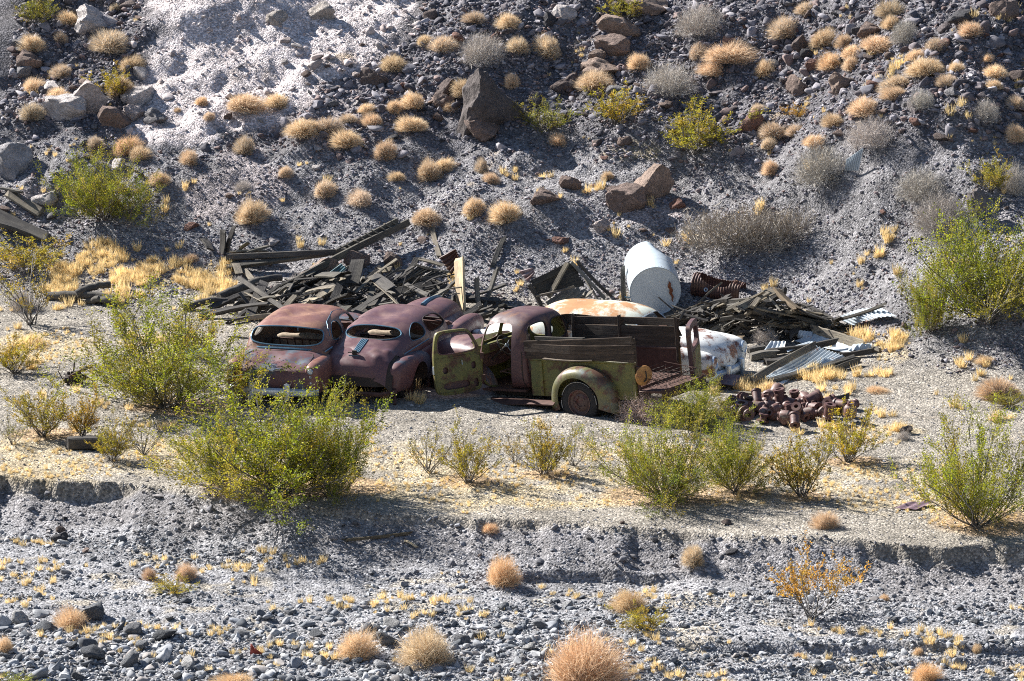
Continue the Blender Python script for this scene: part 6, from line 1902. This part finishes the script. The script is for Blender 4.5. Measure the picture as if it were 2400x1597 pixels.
for a in [
    (1090, 467, 66, 56, 'dome', OR, 'orange straw dome, left of two below the large dark boulder'),
    (1167, 477, 86, 76, 'dome', (1, .95, .85), 'tall straw dome above the leaning grey post on the slope'),
    (293, 328, 88, 60, 'dome', (1.05, .82, .58), 'bright orange dome shrub just above the green bush on slope'),
    (465, 227, 40, 30, 'dome', OR, 'small orange tuft alone on the pale soil patch'),
    (2150, 98, 50, 34, 'dome', OR, 'orange dome shrub among rubble at the upper right'),
    (833, 447, 72, 56, 'dome', (.95, 1.12, 1.45), 'whitish dome shrub on the lower slope above the fallen truss'),
    (140, 80, 46, 42, 'dome', GY, 'greyish dome shrub beside the big pale boulder, top left'),
    (2300, 887, 112, 72, 'dome', (1.08, .85, .62), 'orange brown dome shrub at the right edge of the flat'),
    (1900, 1193, 92, 56, 'fuzz', (1.05, .95, .82), 'straw dome shrub on the bank above the scarp, right'),
    (1600, 1268, 80, 66, 'dome', (1.0, .92, .78), 'round straw shrub on the bank slope with shadow at right'),
    (1450, 1378, 112, 68, 'fuzz', (1.0, .82, .6), 'tan ball shrub on the wash cobbles, centre right'),
    (165, 1418, 112, 62, 'fuzz', (1.0, .85, .65), 'tan dome shrub among dark cobbles, bottom left'),
    (985, 1482, 182, 110, 'fuzz', (.9, .98, .85), 'large pale straw ball shrub at the bottom centre'),
    (1342, 1510, 245, 170, 'fuzz', (.78, .62, .48), 'largest brown ball shrub at the bottom edge'),
    (430, 1312, 66, 56, 'fuzz', (1.1, 1.0, .9), 'pale straw tuft in the wash above a green sprig'),
    (345, 1316, 46, 40, 'fuzz', (.75, .6, .58), 'pinkish grey tuft left of the pale straw tuft'),
    (2035, 1372, 34, 24, 'fuzz', (1.05, .9, .7), 'tiny straw tuft right of the orange bush in wash'),
    (1840, 1505, 32, 16, 'fuzz', OR, 'tiny flat orange tuft below the orange bush'),
    (2113, 1495, 30, 26, 'fuzz', OR, 'tiny orange tuft on cobbles at lower right'),
    (2245, 1488, 36, 26, 'fuzz', (1, .9, .75), 'tiny straw tuft on cobbles near the right edge'),
    (1155, 1308, 112, 92, 'fuzz', (1.05, .82, .55), 'sparse upright orange straw shrub by the water-cut step'),
    (815, 1478, 112, 96, 'fuzz', (.85, .75, .62), 'thin brownish grey shrub left of the pale ball shrub'),
    (12, 1480, 50, 60, 'fuzz', (.95, .8, .65), 'brown shrub cut by the left edge in the wash'),
    (540, 1560, 120, 40, 'fuzz', (1, .8, .55), 'low straw shrub at the bottom edge, left of centre'),
    (1000, 1590, 90, 20, 'fuzz', (1, .8, .6), 'low straw shrub at the bottom edge below pale ball'),
    (2130, 1545, 90, 60, 'fuzz', (1.0, .72, .38), 'rusty orange grassy weed on the lower right scarp'),
    (1780, 885, 70, 22, 'fuzz', (1, .85, .7), 'flat straw weed mat beside the tin sheets'),
    (2015, 893, 70, 22, 'fuzz', (1.0, .85, .7), 'flat brown weed mat on gravel right of the tin'),
    (440, 590, 45, 24, 'fuzz', (.8, .72, .72), 'pinkish round weed above the yellow grass at left'),
    (1125, 1210, 60, 26, 'fuzz', (.95, .75, .55), 'small brown weed at the bank lip, centre'),
    (2270, 825, 60, 26, 'fuzz', (1.0, .9, .75), 'faint straw weed on the right gravel mound'),
]:
    dome(*a[:4], a[4], a[5], a[6])
for a in [
    (1110, 105, 122, 84, 'big grey twiggy shrub at the top, left of two straw domes'),
    (1610, 40, 132, 92, 'grey twiggy shrub at the top edge right of brown boulders'),
    (1540, 178, 142, 92, 'grey twiggy shrub on the upper slope right of the straw dome'),
    (2080, 70, 72, 72, 'grey shrub between straw domes at the top right'),
    (2120, 225, 72, 52, 'small grey shrub on the upper right slope'),
    (2270, 250, 72, 60, 'pale grey shrub near the right edge, upper slope'),
    (1890, 372, 152, 112, 'grey twiggy shrub left of the corrugated scrap on slope'),
    (2010, 302, 152, 84, 'grey shrub above the corrugated scrap on the slope'),
    (1735, 502, 330, 170, 'huge sprawling grey brush mound above the water tank'),
    (2120, 420, 142, 92, 'upper grey shrub of the pair on the right slope'),
    (2165, 482, 152, 112, 'lower grey shrub of the pair on the right slope'),
    (2332, 412, 76, 100, 'grey shrub cut by the right edge on the slope'),
    (560, 425, 50, 36, 'pale grey tuft on light soil left of centre'),
    (660, 278, 34, 22, 'small grey tuft beside straw domes, left slope'),
    (1488, 930, 165, 100, 'dead pinkish grey brush beside the pickup rear wheel'),
    (1760, 770, 70, 50, 'dead grey brush against the white car nose'),
    (700, 640, 90, 36, 'dead grey brush among the fallen beams'),
    (2080, 1000, 40, 30, 'small grey brush right of the rusty fittings'),
    (55, 690, 80, 60, 'grey dead brush at the foot of the tall sparse bush'),
]:
    dome(*a[:4], 'mound' if 'huge' in a[4] else 'grey', (1.3, 1.1, 1.08) if 'pinkish' in a[4] else (1, 1, 1), a[4], None, 'shrub', 'grey_shrub')

# ------------------------------------------------------------------ short yellow grass (stuff)
def build_grass():
    rg = np.random.default_rng(77)
    cl = []
    for i in range(5):
        n = 46
        th = rg.uniform(0, 6.283, n); r = rg.uniform(0, .35, n)
        P0 = np.stack([np.cos(th) * r, np.sin(th) * r, np.full(n, -.05)], 1)
        tip = P0 + np.stack([np.cos(th) * rg.uniform(.05, .5, n), np.sin(th) * rg.uniform(.05, .5, n), rg.uniform(.5, 1.15, n)], 1)
        C = np.array([.88, .69, .37]) * rg.uniform(.75, 1.25, (n, 1)) * np.array([1, 1, 1])
        V, F, C = ribbons(P0, (P0 + tip) * .5 + rg.normal(0, .04, (n, 3)), tip, np.full(n, .05), C, rg)
        cl.append(mesh_np('grass_clump', V, F, False, C))
    m, nt, b = new_mat('yellow grass', .8, 0, .2)
    t = NT(nt)
    c = t.mix(1.0, t.attr('tint'), t.attr('shade', 'INSTANCER'), 'MULTIPLY')
    c = t.mix(1.0, t.attr('tint'), t.ramp(t.objrand(), [(0, .7), (1, 1.15)]), 'MULTIPLY')
    t.l.new(c, b.inputs['Base Color'])
    tr = t.n.new('ShaderNodeBsdfTranslucent'); t.l.new(c, tr.inputs['Color'])
    mx = t.n.new('ShaderNodeMixShader'); mx.inputs[0].default_value = .35
    t.l.new(b.outputs[0], mx.inputs[1]); t.l.new(tr.outputs[0], mx.inputs[2]); t.l.new(mx.outputs[0], t.n['Material Output'].inputs['Surface'])
    src = source_collection('grass', cl, m)
    P, S = [], []
    def sow(n, x0, x1, y0, y1, acc, lo, hi):
        x = rg.uniform(x0, x1, n); y = rg.uniform(y0, y1, n); z = ground_z(x, y); px, py = pix(x, y, z)
        k = rg.uniform(0, 1, n) < acc(x, y, z, px / D, py / D) * ((px > -200) & (px < 2600) & (py > -200) & (py < 1700))
        P.append(np.c_[x, y, z][k]); S.append(rg.uniform(lo, hi, k.sum()))
    TALL = [(310, 640, 60, 26), (350, 625, 36, 22), (440, 640, 40, 26), (500, 660, 44, 16), (520, 620, 26, 18), (410, 610, 30, 14), (1975, 785, 40, 22), (2050, 790, 34, 26), (1880, 865, 40, 16), (1740, 895, 40, 12), (270, 690, 30, 16), (60, 800, 40, 16), (230, 600, 60, 40),
            (150, 640, 40, 40)]
    sow(26000, -11, 11, -2, 13, lambda x, y, z, px, py: sstep(.2, .8, blobs(px * D, py * D, TALL) + .75 * fbm(x * 1.7, y * 1.7, 3, 71) - .02), .08, .24)
    sow(60000, -11, 11, -10, 12, lambda x, y, z, px, py: .32 * sstep(.4, 1.3, blobs(px * D, py * D, STRAW) + .9 * fbm(x * 1.1, y * 1.1, 4, 72)) * (bank_y(x) - y < .3), .03, .085)
    sow(9500, -11, 11, -16, -7, lambda x, y, z, px, py: .42 * sstep(.1, .5, fbm(x * .6, y * 1.4, 4, 73)) * sstep(1.2, 1.8, bank_y(x) - y), .05, .15)
    sow(9000, -11, 11, 8, 20, lambda x, y, z, px, py: .22 * sstep(.2, .5, fbm(x * .9, y * .9, 4, 74)) * (blobs(px * D, py * D, WHITE) < .3), .05, .12)
    P = np.concatenate(P); S = np.concatenate(S); n = len(P)
    rot = np.zeros((n, 3)); rot[:, 2] = rg.uniform(0, 6.283, n); rot[:, 0] = rg.normal(0, .12, n)
    scl = np.stack([S, S, S * rg.uniform(.8, 1.2, n)], 1)
    o = instancer('dry_grass', P, rot, scl, np.ones((n, 3)), rg.integers(0, 5, n), src)
    tag(o, 'short dry yellow grass scattered over the flat and the wash', 'grass', kind='stuff')
build_grass()
